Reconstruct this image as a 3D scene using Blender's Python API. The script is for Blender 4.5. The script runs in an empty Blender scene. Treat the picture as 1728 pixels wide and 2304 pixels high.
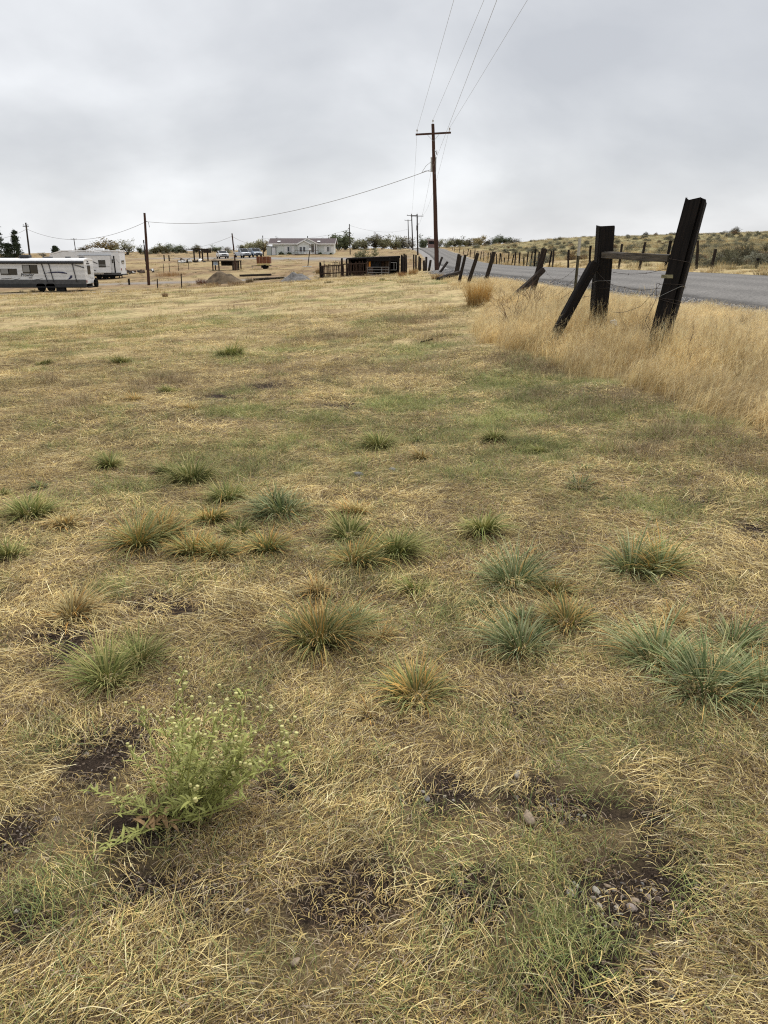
import bpy, math, random
import numpy as np
from mathutils import Vector, Matrix, Euler, noise as mnoise

R = random.Random(7)
NR = np.random.default_rng(11)
scene = bpy.context.scene
COL = scene.collection

# ------------------------------------------------------------------ camera
F, CX, CY, HORIZON, EYE = 1700.0, 864.0, 1152.0, 555.0, 1.6      # photo pixels, metres
PITCH = math.atan((CY - HORIZON) / F)
cam_d = bpy.data.cameras.new('camera')
cam = bpy.data.objects.new('camera', cam_d)
COL.objects.link(cam)
cam.location = (0, 0, EYE)
cam.rotation_euler = (math.pi / 2 - PITCH, 0, 0)
cam_d.sensor_fit = 'VERTICAL'
cam_d.sensor_height = 24
cam_d.lens = F / 2304 * 24
cam_d.clip_start = 0.05
cam_d.clip_end = 6000
scene.camera = cam

# ------------------------------------------------------------------ sky and sun (overcast)
SUN_EL, SUN_AZ = math.radians(58), math.radians(25)              # azimuth from +Y towards +X
world = bpy.data.worlds.new('World')
scene.world = world
world.use_nodes = True
nt = world.node_tree
nt.nodes.clear()
def wn(t, **k):
    n = nt.nodes.new(t)
    for a, b in k.items(): setattr(n, a, b)
    return n
L = nt.links.new
out = wn('ShaderNodeOutputWorld')
sky = wn('ShaderNodeTexSky', sky_type='NISHITA', sun_disc=False)
sky.sun_elevation = SUN_EL
sky.sun_rotation = SUN_AZ
bg_sky = wn('ShaderNodeBackground'); bg_sky.inputs[1].default_value = 0.08
bg_cl = wn('ShaderNodeBackground'); bg_cl.inputs[1].default_value = 0.68
mix = wn('ShaderNodeMixShader'); mix.inputs[0].default_value = 0.94
tc = wn('ShaderNodeTexCoord')
sep = wn('ShaderNodeSeparateXYZ'); L(tc.outputs['Generated'], sep.inputs[0])
# project the view direction on a flat cloud deck so that clouds flatten towards the horizon
az = wn('ShaderNodeMath', operation='ABSOLUTE'); L(sep.outputs[2], az.inputs[0])
den = wn('ShaderNodeMath', operation='ADD'); L(az.outputs[0], den.inputs[0]); den.inputs[1].default_value = 0.42
dx = wn('ShaderNodeMath', operation='DIVIDE'); L(sep.outputs[0], dx.inputs[0]); L(den.outputs[0], dx.inputs[1])
dy = wn('ShaderNodeMath', operation='DIVIDE'); L(sep.outputs[1], dy.inputs[0]); L(den.outputs[0], dy.inputs[1])
comb = wn('ShaderNodeCombineXYZ'); L(dx.outputs[0], comb.inputs[0]); L(dy.outputs[0], comb.inputs[1]); comb.inputs[2].default_value = 3.7
n1 = wn('ShaderNodeTexNoise'); n1.inputs['Scale'].default_value = 1.45; n1.inputs['Detail'].default_value = 6; n1.inputs['Roughness'].default_value = 0.48
n1.inputs['Distortion'].default_value = 0.2
L(comb.outputs[0], n1.inputs['Vector'])
ramp = wn('ShaderNodeValToRGB')
e = ramp.color_ramp.elements
e[0].position = 0.33; e[0].color = (0.462, 0.476, 0.503, 1)
e[1].position = 0.65; e[1].color = (0.770, 0.782, 0.800, 1)
m_ = e.new(0.48); m_.color = (0.582, 0.594, 0.614, 1)
L(n1.outputs['Fac'], ramp.inputs[0])
L(ramp.outputs[0], bg_cl.inputs[0]); L(sky.outputs[0], bg_sky.inputs[0])
L(bg_sky.outputs[0], mix.inputs[1]); L(bg_cl.outputs[0], mix.inputs[2]); L(mix.outputs[0], out.inputs[0])

sun_d = bpy.data.lights.new('sun', 'SUN')
sun_d.energy = 1.5
sun_d.angle = math.radians(18)
sun_d.color = (1.0, 0.97, 0.92)
sun = bpy.data.objects.new('sun', sun_d); COL.objects.link(sun)
sun.location = (30, 40, 60)
sd = Vector((math.sin(SUN_AZ) * math.cos(SUN_EL), math.cos(SUN_AZ) * math.cos(SUN_EL), math.sin(SUN_EL)))
sun.rotation_euler = sd.to_track_quat('Z', 'Y').to_euler()

vs = scene.view_settings
vs.view_transform = 'Standard'; vs.look = 'None'; vs.exposure = 0.88; vs.gamma = 1.0
vs.use_curve_mapping = False
scene.cycles.use_denoising = False          # keep the fine grain of straw and leaves
scene.cycles.filter_width = 1.15
scene.cycles.max_bounces = 5; scene.cycles.diffuse_bounces = 3
scene.cycles.sample_clamp_indirect = 4

# ------------------------------------------------------------------ pixel -> direction
cp, sp = math.cos(PITCH), math.sin(PITCH)
def ray(u, v):
    a, b = (u - CX) / F, (CY - v) / F
    return Vector((a, cp + b * sp, -sp + b * cp))
def P(u, v, Y):                       # point on the pixel's ray at world distance Y
    d = ray(u, v); t = Y / d.y
    return Vector((d.x * t, Y, EYE + d.z * t))

# ------------------------------------------------------------------ road line (left edge), terrain
RD = np.array([  # Y, X of left edge, z of the middle, cross slope (right side minus left side)
 (-60, 11.5, .35, .2), (-30, 10.9, .38, .25), (0, 10.0, .40, .30), (10, 9.4, .42, .34), (18, 8.6, .44, .36), (27, 7.5, .45, .34), (34, 6.1, .43, .30),
 (41, 5.1, .38, .24), (50, 4.75, .27, .14), (58, 4.8, .17, .06), (75, 5.3, -.05, 0), (92, 6.0, -.26, 0), (110, 7.0, -.38, 0), (138, 8.4, -.30, 0),
 (165, 9.3, -.04, 0), (190, 9.4, .55, 0), (210, 9.0, 1.08, 0), (222, 8.5, 1.22, 0), (245, 7.4, 1.05, 0), (300, 4, .0, 0), (400, -4, -3, 0), (700, -30, -9, 0)])
RW = 6.3
def smooth_interp(y, xs, ys):         # monotone-ish smooth interpolation
    y = np.asarray(y, float)
    m = np.gradient(ys, xs)
    i = np.clip(np.searchsorted(xs, y) - 1, 0, len(xs) - 2)
    h = xs[i + 1] - xs[i]; t = np.clip((y - xs[i]) / h, 0, 1)
    return ((2*t**3 - 3*t**2 + 1) * ys[i] + (t**3 - 2*t**2 + t) * h * m[i] + (-2*t**3 + 3*t**2) * ys[i + 1] + (t**3 - t**2) * h * m[i + 1])
def road_left(y): return smooth_interp(y, RD[:, 0], RD[:, 1])
def road_mid(y): return smooth_interp(y, RD[:, 0], RD[:, 2])
def road_cross(y): return smooth_interp(y, RD[:, 0], RD[:, 3])
def road_w(y):                        # width measured along X, wider where the road runs at an angle
    s = (road_left(np.asarray(y) + .5) - road_left(np.asarray(y) - .5))
    return RW * np.sqrt(1 + s * s)
def road_z(x, y):
    l = road_left(y); w = road_w(y); t = np.clip((x - l) / w, -.15, 1.15)
    return road_mid(y) + road_cross(y) * (t - .5) + .05 * (1 - (2*t - 1)**2)

AN = []
def an(x, y, z): AN.append((x, y, z))
def anp(u, v, Y): p = P(u, v, Y); AN.append(tuple(p))
for a in [(0,0,0),(0,3,0),(-3,2,0),(3,2,.02),(-3,6,-.02),(0,8,0),(1.5,8,.06),(0,14,.02),(-6,12,-.12),(-12,20,-.5),(-5,25,-.15),(0,26,.1),(2,18,.17),
          (3.1,9.5,.27),(3.2,11.3,.27),(5,6,.3),(5,12,.33),(3.9,21,.3),(3.2,29,.3),(3,35,.26),(0,40,-.05),(-10,40,-.6),(-22,50,-1.4),(-40,40,-1.6),(-20,10,-.5),
          (-8,-20,0),(8,-20,.3),(-60,-60,0),(60,-60,1),(0,-200,0),(-200,-100,-1),(200,-100,4),(-60,20,-1.6)]: an(*a)
anp(735,623,88); anp(900,619,88); anp(983,613,58); anp(335,642,90); anp(110,657,80); anp(20,660,80); anp(240,628,113); anp(60,628,113)
anp(500,642,88); anp(660,634,86); anp(610,573,205); anp(750,572,205); anp(500,581,158); anp(590,607,120); anp(500,608,118); anp(440,588,145)
anp(380,572,220); anp(200,575,260); anp(60,576,260); anp(780,566,215); anp(870,562,230); anp(400,567,300); anp(800,559,300); anp(200,568,330)
an(-170,330,-1.5); an(-300,400,-4); an(-100,600,-7); an(-400,900,-14); an(0,900,-9); an(0,2000,-25); an(-900,2000,-30)
# right side hill
anp(1728,606,34); anp(1600,603,40); anp(1437,604,42); anp(1240,597,55); anp(1180,592,75); anp(1700,560,80); anp(1700,545,120); anp(1728,521,260); anp(1500,530,260)
anp(1240,538,260); anp(1180,545,240); anp(1100,553,260); anp(1150,565,150); anp(1050,556,240); anp(1400,560,110); anp(1050,556,300); anp(2200,520,200); anp(2200,560,80)
an(200,600,2); an(400,400,9); an(500,900,0); an(900,2000,-20); an(60,0,2.0); an(30,0,.9)
AN = np.array(AN)
def tps_fit(A):
    S = 100.0
    xy = A[:, :2] / S; n = len(A)
    d = np.linalg.norm(xy[:, None] - xy[None], axis=2)
    K = d * d * np.log(d + 1e-9) + np.eye(n) * 2e-4
    Pm = np.c_[np.ones(n), xy]
    M = np.block([[K, Pm], [Pm.T, np.zeros((3, 3))]])
    w = np.linalg.solve(M, np.r_[A[:, 2], 0, 0, 0])
    def f(x, y):
        x = np.asarray(x, float) / S; y = np.asarray(y, float) / S
        shp = x.shape; x = x.ravel(); y = y.ravel(); o = np.empty(len(x))
        for s in range(0, len(x), 20000):
            a = x[s:s+20000]; b = y[s:s+20000]
            dd = np.sqrt((a[:, None] - xy[None, :, 0])**2 + (b[:, None] - xy[None, :, 1])**2)
            o[s:s+20000] = (dd * dd * np.log(dd + 1e-9)) @ w[:n] + w[n] + w[n+1] * a + w[n+2] * b
        return o.reshape(shp)
    return f
tps = tps_fit(AN)
def sst(a, b, x):
    t = np.clip((np.asarray(x) - a) / (b - a), 0, 1); return t * t * (3 - 2 * t)

def hash2(i, j, s):
    n = np.sin(i * 127.1 + j * 311.7 + s * 74.7) * 43758.5453
    return n - np.floor(n)
def vnoise(x, y, s=0):                # value noise, 0..1, vectorised
    x = np.asarray(x, float); y = np.asarray(y, float)
    i = np.floor(x); j = np.floor(y); fx = x - i; fy = y - j
    fx = fx * fx * (3 - 2 * fx); fy = fy * fy * (3 - 2 * fy)
    a = hash2(i, j, s); b = hash2(i + 1, j, s); c = hash2(i, j + 1, s); d = hash2(i + 1, j + 1, s)
    return (a * (1 - fx) + b * fx) * (1 - fy) + (c * (1 - fx) + d * fx) * fy
def fbm(x, y, s=0, o=4):
    t = 0; a = .5; n = 0
    for k in range(o):
        t = t + a * vnoise(x, y, s + k * 13); n += a; a *= .5; x = x * 2.03 + 5.1; y = y * 2.03 + 1.7
    return t / n

def ground(x, y):
    """height of the ground surface"""
    x = np.asarray(x, float); y = np.asarray(y, float)
    z = tps(x, y)
    far = np.clip(np.hypot(x, y) / 60, 0, 3)
    z = z + (fbm(x * .9, y * .9, 3) - .5) * .10 + (fbm(x * .16, y * .16, 9) - .5) * .22 * np.clip(far, .15, 2)
    z = z + (fbm(x * 5, y * 5, 21, 3) - .5) * .05 * np.clip(1 - np.hypot(x, y) / 25, 0, 1)
    l = road_left(y); w = road_w(y)
    dist = np.maximum(l - x, x - (l + w))              # >0 outside the road
    k = 1 - sst(.3, 3.5, dist)
    rz = road_z(x, y) - .02 - .09 * sst(0, 1.2, dist) - .10 * (dist < 0)
    return z * (1 - k) + rz * k
def gz(x, y): return float(ground(np.array([x]), np.array([y]))[0])
def G(u, v):                          # where the pixel's ray meets the ground
    d = ray(u, v)
    lo = None; t = .5; o = Vector((0, 0, EYE))
    ts = .5 * 1.03 ** np.arange(250)
    px = ts * d.x; py = ts * d.y; pz = EYE + ts * d.z
    hit = np.where(pz < ground(px, py))[0]
    if len(hit) == 0: return P(u, v, 200)
    i = hit[0]; a, b = ts[max(i - 1, 0)], ts[i]
    for _ in range(18):
        m = (a + b) / 2
        if EYE + m * d.z < gz(m * d.x, m * d.y): b = m
        else: a = m
    return o + d * b
def on(u, Y, dz=0):                   # ground point at distance Y in the photo column u
    z = 0.
    for _ in range(4):
        dep = Y * cp + (EYE - z) * sp
        x = (u - CX) / F * dep; z = gz(x, Y)
    return Vector((x, Y, z + dz))
D = 1728 / 1659                       # photo pixels per pixel of the picture the positions were read from

# ------------------------------------------------------------------ materials
MATS = {}
def mat(name, col, rough=.8, var=.25, scale=6., bump=0., col2=None, stretch=(1, 1, 1), metal=0., spec=.3, attr=None, rnd=0., transl=0., patch=None):
    m = bpy.data.materials.new(name); m.use_nodes = True
    t = m.node_tree; b = t.nodes['Principled BSDF']; ln = t.links.new
    b.inputs['Roughness'].default_value = rough; b.inputs['Metallic'].default_value = metal
    b.inputs['Specular IOR Level'].default_value = spec
    tcn = t.nodes.new('ShaderNodeTexCoord'); mp = t.nodes.new('ShaderNodeMapping'); mp.inputs['Scale'].default_value = stretch
    ln(tcn.outputs['Object'], mp.inputs[0])
    no = t.nodes.new('ShaderNodeTexNoise'); no.inputs['Scale'].default_value = scale; no.inputs['Detail'].default_value = 5; no.inputs['Roughness'].default_value = .62
    ln(mp.outputs[0], no.inputs['Vector'])
    c2 = col2 if col2 else tuple(max(0, c * (1 - var * 1.6)) for c in col)
    rp = t.nodes.new('ShaderNodeMapRange'); rp.inputs[1].default_value = .32; rp.inputs[2].default_value = .68
    ln(no.outputs['Fac'], rp.inputs[0])
    mx = t.nodes.new('ShaderNodeMix'); mx.data_type = 'RGBA'
    mx.inputs[6].default_value = (*c2, 1); mx.inputs[7].default_value = (*(min(1, c * (1 + var * .5)) for c in col), 1)
    ln(rp.outputs[0], mx.inputs[0])
    src = mx.outputs[2]
    if attr:
        at = t.nodes.new('ShaderNodeAttribute'); at.attribute_name = attr
        src = at.outputs['Color']
        if var > 0:
            mr = t.nodes.new('ShaderNodeMapRange'); mr.inputs[3].default_value = 1 - var; mr.inputs[4].default_value = 1 + var * .6
            ln(rp.outputs[0], mr.inputs[0])
            vm = t.nodes.new('ShaderNodeVectorMath'); vm.operation = 'SCALE'; ln(src, vm.inputs[0]); ln(mr.outputs[0], vm.inputs['Scale']); src = vm.outputs[0]
    if rnd > 0:
        oi = t.nodes.new('ShaderNodeObjectInfo'); mr = t.nodes.new('ShaderNodeMapRange')
        mr.inputs[3].default_value = 1 - rnd; mr.inputs[4].default_value = 1 + rnd
        ln(oi.outputs['Random'], mr.inputs[0])
        vm = t.nodes.new('ShaderNodeVectorMath'); vm.operation = 'SCALE'; ln(src, vm.inputs[0]); ln(mr.outputs[0], vm.inputs['Scale']); src = vm.outputs[0]
    if patch:                          # bleached and browned patches of growth, in world space
        gp = t.nodes.new('ShaderNodeNewGeometry'); fac = None
        for sc_, lo_, hi_ in patch:
            pn = t.nodes.new('ShaderNodeTexNoise'); pn.inputs['Scale'].default_value = sc_; pn.inputs['Detail'].default_value = 3; ln(gp.outputs['Position'], pn.inputs['Vector'])
            pr = t.nodes.new('ShaderNodeMapRange'); pr.inputs[1].default_value = .33; pr.inputs[2].default_value = .67; pr.inputs[3].default_value = lo_; pr.inputs[4].default_value = hi_; ln(pn.outputs['Fac'], pr.inputs[0])
            vm = t.nodes.new('ShaderNodeVectorMath'); vm.operation = 'SCALE'; ln(src, vm.inputs[0]); ln(pr.outputs[0], vm.inputs['Scale']); src = vm.outputs[0]
    ln(src, b.inputs['Base Color'])
    if bump > 0:
        bp = t.nodes.new('ShaderNodeBump'); bp.inputs['Strength'].default_value = bump; bp.inputs['Distance'].default_value = .02
        ln(no.outputs['Fac'], bp.inputs['Height']); ln(bp.outputs[0], b.inputs['Normal'])
    if transl > 0:
        tr = t.nodes.new('ShaderNodeBsdfTranslucent'); ln(src, tr.inputs[0])
        ms = t.nodes.new('ShaderNodeMixShader'); ms.inputs[0].default_value = transl
        ln(b.outputs[0], ms.inputs[1]); ln(tr.outputs[0], ms.inputs[2]); ln(ms.outputs[0], t.nodes['Material Output'].inputs[0])
    MATS[name] = m
    return m

# ------------------------------------------------------------------ mesh helpers
class MB:
    def __init__(s): s.v = []; s.f = []; s.c = []
    def add(s, vs, fs, col=None):
        o = len(s.v); s.v += [tuple(v) for v in vs]; s.f += [tuple(i + o for i in f) for f in fs]
        s.c += [col or (1, 1, 1)] * len(vs)
        return s
    def box(s, c, sz, rot=None, col=None):
        h = [x / 2 for x in sz]; vs = []
        for z in (-1, 1):
            for y in (-1, 1):
                for x in (-1, 1):
                    p = Vector((x * h[0], y * h[1], z * h[2]))
                    if rot is not None: p = rot @ p
                    vs.append(p + Vector(c))
        return s.add(vs, [(0,2,3,1),(4,5,7,6),(0,1,5,4),(2,6,7,3),(0,4,6,2),(1,3,7,5)], col)
    def beam(s, a, b, w, h, col=None, roll=0):
        a = Vector(a); b = Vector(b); d = b - a
        q = d.to_track_quat('Z', 'Y').to_matrix() @ Matrix.Rotation(roll, 3, 'Z')
        return s.box((a + b) / 2, (w, h, d.length), q, col)
    def tube(s, pts, rad, n=6, col=None, cap=True):
        pts = [Vector(p) for p in pts]
        if not isinstance(rad, (list, tuple)): rad = [rad] * len(pts)
        vs = []; fs = []
        for i, p in enumerate(pts):
            d = (pts[min(i + 1, len(pts) - 1)] - pts[max(i - 1, 0)])
            if d.length < 1e-9: d = Vector((0, 0, 1))
            m = d.to_track_quat('Z', 'Y').to_matrix()
            for k in range(n):
                a = 2 * math.pi * k / n
                vs.append(p + m @ Vector((math.cos(a) * rad[i], math.sin(a) * rad[i], 0)))
        for i in range(len(pts) - 1):
            for k in range(n):
                fs.append((i*n + k, i*n + (k+1) % n, (i+1)*n + (k+1) % n, (i+1)*n + k))
        if cap:
            fs.append(tuple(reversed(range(n)))); fs.append(tuple(range((len(pts)-1)*n, len(pts)*n)))
        return s.add(vs, fs, col)
    def prism(s, poly, axis, a, b, col=None):      # 2D polygon extruded along axis from a to b
        n = len(poly); vs = []
        for t in (a, b):
            for (p, q) in poly:
                vs.append((t, p, q) if axis == 'x' else (p, t, q) if axis == 'y' else (p, q, t))
        fs = [tuple(range(n)), tuple(reversed(range(n, 2*n)))] + [(i, i + n, (i+1) % n + n, (i+1) % n) for i in range(n)]
        return s.add(vs, fs, col)
    def lathe(s, prof, c=(0,0,0), n=16, axis='z', col=None):
        vs = []; fs = []
        for (r, z) in prof:
            for k in range(n):
                a = 2 * math.pi * k / n; p = (r * math.cos(a), r * math.sin(a), z)
                if axis == 'y': p = (p[0], p[2], p[1])
                if axis == 'x': p = (p[2], p[0], p[1])
                vs.append((p[0] + c[0], p[1] + c[1], p[2] + c[2]))
        for i in range(len(prof) - 1):
            for k in range(n): fs.append((i*n + k, i*n + (k+1) % n, (i+1)*n + (k+1) % n, (i+1)*n + k))
        fs.append(tuple(reversed(range(n)))); fs.append(tuple(range((len(prof)-1)*n, len(prof)*n)))
        return s.add(vs, fs, col)
    def ribbon(s, pts, wid, side, cols):           # flat blade: two vertices per point
        o = len(s.v); k = len(pts)
        for i, p in enumerate(pts):
            w = side * (wid[i] * .5)
            s.v.append(tuple(p - w)); s.v.append(tuple(p + w)); s.c.append(cols[i]); s.c.append(cols[i])
        for i in range(k - 1): s.f.append((o+2*i, o+2*i+1, o+2*i+3, o+2*i+2))
        return s
    def mesh(s, name, smooth=False, colors=False):
        me = bpy.data.meshes.new(name); me.from_pydata(s.v, [], s.f)
        if colors:
            ca = me.color_attributes.new('tint', 'FLOAT_COLOR', 'POINT')
            a = np.ones((len(s.v), 4), np.float32); a[:, :3] = np.array(s.c); ca.data.foreach_set('color', a.ravel())
        if smooth: me.polygons.foreach_set('use_smooth', [True] * len(me.polygons))
        me.update()
        return me
    def obj(s, name, m, parent=None, smooth=False, colors=False, loc=None, bevel=0):
        me = s.mesh(name, smooth, colors); me.materials.append(m)
        o = bpy.data.objects.new(name, me); COL.objects.link(o)
        if loc is not None: o.location = loc
        if parent is not None: o.parent = parent
        if bevel:
            b = o.modifiers.new('bevel', 'BEVEL'); b.width = bevel; b.segments = 2; b.limit_method = 'ANGLE'
        return o
def tag(o, label, cat=None, group=None, kind=None):
    o['label'] = label
    if cat: o['category'] = cat
    if group: o['group'] = group
    if kind: o['kind'] = kind
    return o
def thing(name, label, cat, loc=(0, 0, 0), rz=0, group=None, kind=None):
    o = bpy.data.objects.new(name, None); COL.objects.link(o); o.empty_display_size = .2
    o.location = loc; o.rotation_euler = (0, 0, rz)
    return tag(o, label, cat, group, kind)
def copy_tree(o, parent=None):
    c = o.copy(); COL.objects.link(c)
    if parent is not None: c.parent = parent
    for ch in list(o.children): copy_tree(ch, c)
    return c
def meshobj(name, me, parent=None, loc=None):
    o = bpy.data.objects.new(name, me); COL.objects.link(o)
    if parent is not None: o.parent = parent
    if loc is not None: o.location = loc
    return o

# ------------------------------------------------------------------ where the ground is bare, green, gravelly (metres on the ground)
def blob(u, v, ru, rv):               # ellipse read in the picture, laid out on the ground
    c = G(u * D, v * D); a = G((u + ru) * D, v * D); b = G(u * D, (v - rv) * D); b2 = G(u * D, (v + rv) * D)
    return (c.x, c.y, max(.03, abs(a.x - c.x)), max(.03, (b.y - b2.y) / 2))
def bmask(bl, x, y, soft=.35, wob=.35, s=0, fr=6, grow=0.):
    m = np.zeros_like(x)
    for (cx, cy, rx, ry) in bl:
        rx += grow; ry += grow
        d = np.hypot((x - cx) / rx, (y - cy) / ry)
        sel = d < 2.2
        if sel.any():
            w = (fbm(x[sel] * fr, y[sel] * fr, 31 + s) - .5) * 2 * wob
            m[sel] = np.maximum(m[sel], 1 - sst(1 - soft, 1 + soft, d[sel] + w))
    return m
SOIL = [blob(*b) for b in [(245,1615,58,34),(300,1795,75,28),(340,1925,80,34),(205,1660,40,22),(965,1715,66,30),(1165,1722,62,30),(1262,1742,45,18),(1370,1925,150,52),(800,1905,38,62),
        (30,1990,60,30),(10,1800,34,40),(135,1425,26,12),(370,1318,40,12),(330,1300,36,10),(1020,1955,60,40),(1120,1530,26,14),(745,876,40,7),(610,1700,36,16),(1390,1765,30,14),
        (440,1945,50,22),(1460,1940,50,26),(1640,1150,30,14),(580,835,60,7),(470,860,60,7),(740,1900,22,30),(700,1960,60,16),(130,1380,60,14),(1530,1085,30,8),(1280,2130,90,40)]]
GREEN = [blob(*b) for b in [(600,985,190,40),(880,870,160,26),(1000,930,170,36),(700,905,160,20),(1180,975,120,30),(1300,900,120,26),(1140,1890,50,90),(1215,2010,75,60),(300,1065,70,24),
        (1020,1020,130,26),(860,1180,120,26),(1080,820,120,20),(1500,930,130,30),(520,890,110,14),(1130,2120,150,60),(1480,1600,150,50),(900,760,90,14),(620,1690,40,26),(230,1790,60,30),(840,690,70,8),(1200,840,120,20),
        (60,1620,60,30),(1250,1640,110,24),(480,2140,90,50),(80,1930,60,40),(1150,1560,140,30),(230,1270,60,16),(960,1330,60,20),(1400,1090,140,26)]]
DARK = [blob(*b) for b in [(1480,960,190,44),(1330,885,110,22),(1220,800,70,16),(1600,1000,90,40),(350,830,90,14),(130,890,60,22),(900,690,80,9),(700,735,90,7),(150,830,70,9),(1230,905,90,16),(1420,900,80,24),(1560,960,90,30),(1300,860,80,20),(1160,800,70,16),(1090,775,60,12),(930,795,60,9),(1180,860,90,14)]]
GRAVEL = []
def gravel_far(x, y):                 # driveways and yard seen beyond the field
    a = np.exp(-((y - 74.5 - .05 * (x + 30) + .8 * np.sin(x * .2)) / 1.5)**2) * sst(-18, -24, x)
    b = np.exp(-((y - 150 + (x + 10) * .5) / 7)**2) * sst(8, -4, x) * sst(-60, -40, x)
    c = np.exp(-((y - 70 + .1 * x) / 1.5)**2) * sst(-14, -4, x) * sst(3, -1, x) * .7
    d = np.exp(-((y - 96) / 2.4)**2) * sst(-5, -12, x) * sst(-60, -40, x) * .8
    return np.clip(a + b + c + d, 0, 1) * (.5 + fbm(x * .7, y * .7, 51))
def road_dist(x, y):
    l = road_left(y); w = road_w(y)
    return np.maximum(l - x, x - (l + w))
def shoulder(x, y):
    d = road_dist(x, y) + (fbm(x * 1.2, y * 1.2, 61) - .5) * 1.0
    wd = np.where(x < road_left(y), 1.5, .5)
    return 1 - sst(wd * .7, wd * 1.15, d)
def green_amt(x, y):
    n = fbm(x * .35, y * .35, 71); n2 = fbm(x * 2.2, y * 2.2, 81)
    r = np.hypot(x, y)
    base = sst(.50, .68, n * .55 + n2 * .45) * .65
    base = base * (1 - .55 * sst(22, 45, r)) * (.4 + .6 * sst(5, 9, r))
    return np.clip(base + bmask(GREEN, x, y, .6, .8, 1, 4) * (.65 + .6 * n2), 0, 1)
def soil_amt(x, y, grow=0.): return bmask(SOIL, x, y, .28, .45, 2, 9, grow)
def dark_amt(x, y): return bmask(DARK, x, y, .5, .5, 3, 3)
TGB = np.array([(-12, 2.9), (0, 2.9), (4, 3.1), (5.9, 3.05), (7, 2.7), (8, 2.65), (9.2, 2.2), (10.8, 1.85), (12.3, 1.45), (14, 1.75), (18, 2.3), (23, 2.6), (30, 2.45), (37, 2.6), (45, 2.9), (55, 3.1), (70, 3.6), (100, 5)])
def tall_amt(x, y):                   # the strip of tall golden grass between field and road
    b = np.interp(y, TGB[:, 0], TGB[:, 1]) + (fbm(x * .9, y * .9, 91) - .5) * .6 - .12
    m = sst(b - .06, b + .10, x) * sst(1.5, 2.3, -(x - road_left(y)) + (fbm(x * 1.3, y * 1.3, 95) - .5) * .8)
    return m * (1 - sst(40, 62, y))
# ------------------------------------------------------------------ ground sheet
def sinh_axis(lo, hi, c, a, n):
    s = np.linspace(math.asinh((lo - c) / a), math.asinh((hi - c) / a), n)
    return c + a * np.sinh(s)
gx = sinh_axis(-2200, 2200, 0, 1.6, 430); gy = sinh_axis(-500, 3500, 3.2, 1.6, 430)
GXX, GYY = np.meshgrid(gx, gy)
GZ = ground(GXX, GYY)
nx, ny = len(gx), len(gy)
vv = np.c_[GXX.ravel(), GYY.ravel(), GZ.ravel()]
ii = (np.arange(ny - 1)[:, None] * nx + np.arange(nx - 1)[None]).ravel()
ff = np.c_[ii, ii + 1, ii + nx + 1, ii + nx]
me = bpy.data.meshes.new('ground')
me.vertices.add(len(vv)); me.vertices.foreach_set('co', vv.ravel())
me.loops.add(ff.size); me.loops.foreach_set('vertex_index', ff.ravel().astype(np.int32))
me.polygons.add(len(ff)); me.polygons.foreach_set('loop_start', (np.arange(len(ff)) * 4).astype(np.int32))
me.update(calc_edges=True)
me.polygons.foreach_set('use_smooth', [True] * len(ff))
fx, fy = GXX.ravel(), GYY.ravel()
zone = np.ones((len(fx), 4), np.float32)
hillm = sst(3, 9, fx - road_left(fy) - road_w(fy)) * sst(15, 30, fy) * (.35 + .9 * fbm(fx * .05, fy * .09, 171))
zone[:, 0] = np.clip(np.maximum(green_amt(fx, fy), .75 * hillm), 0, 1); zone[:, 1] = np.maximum(soil_amt(fx, fy, .06), .2 * dark_amt(fx, fy))
zone[:, 2] = np.maximum(gravel_far(fx, fy), shoulder(fx, fy))
ca = me.color_attributes.new('zone', 'FLOAT_COLOR', 'POINT'); ca.data.foreach_set('color', zone.ravel())

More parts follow.
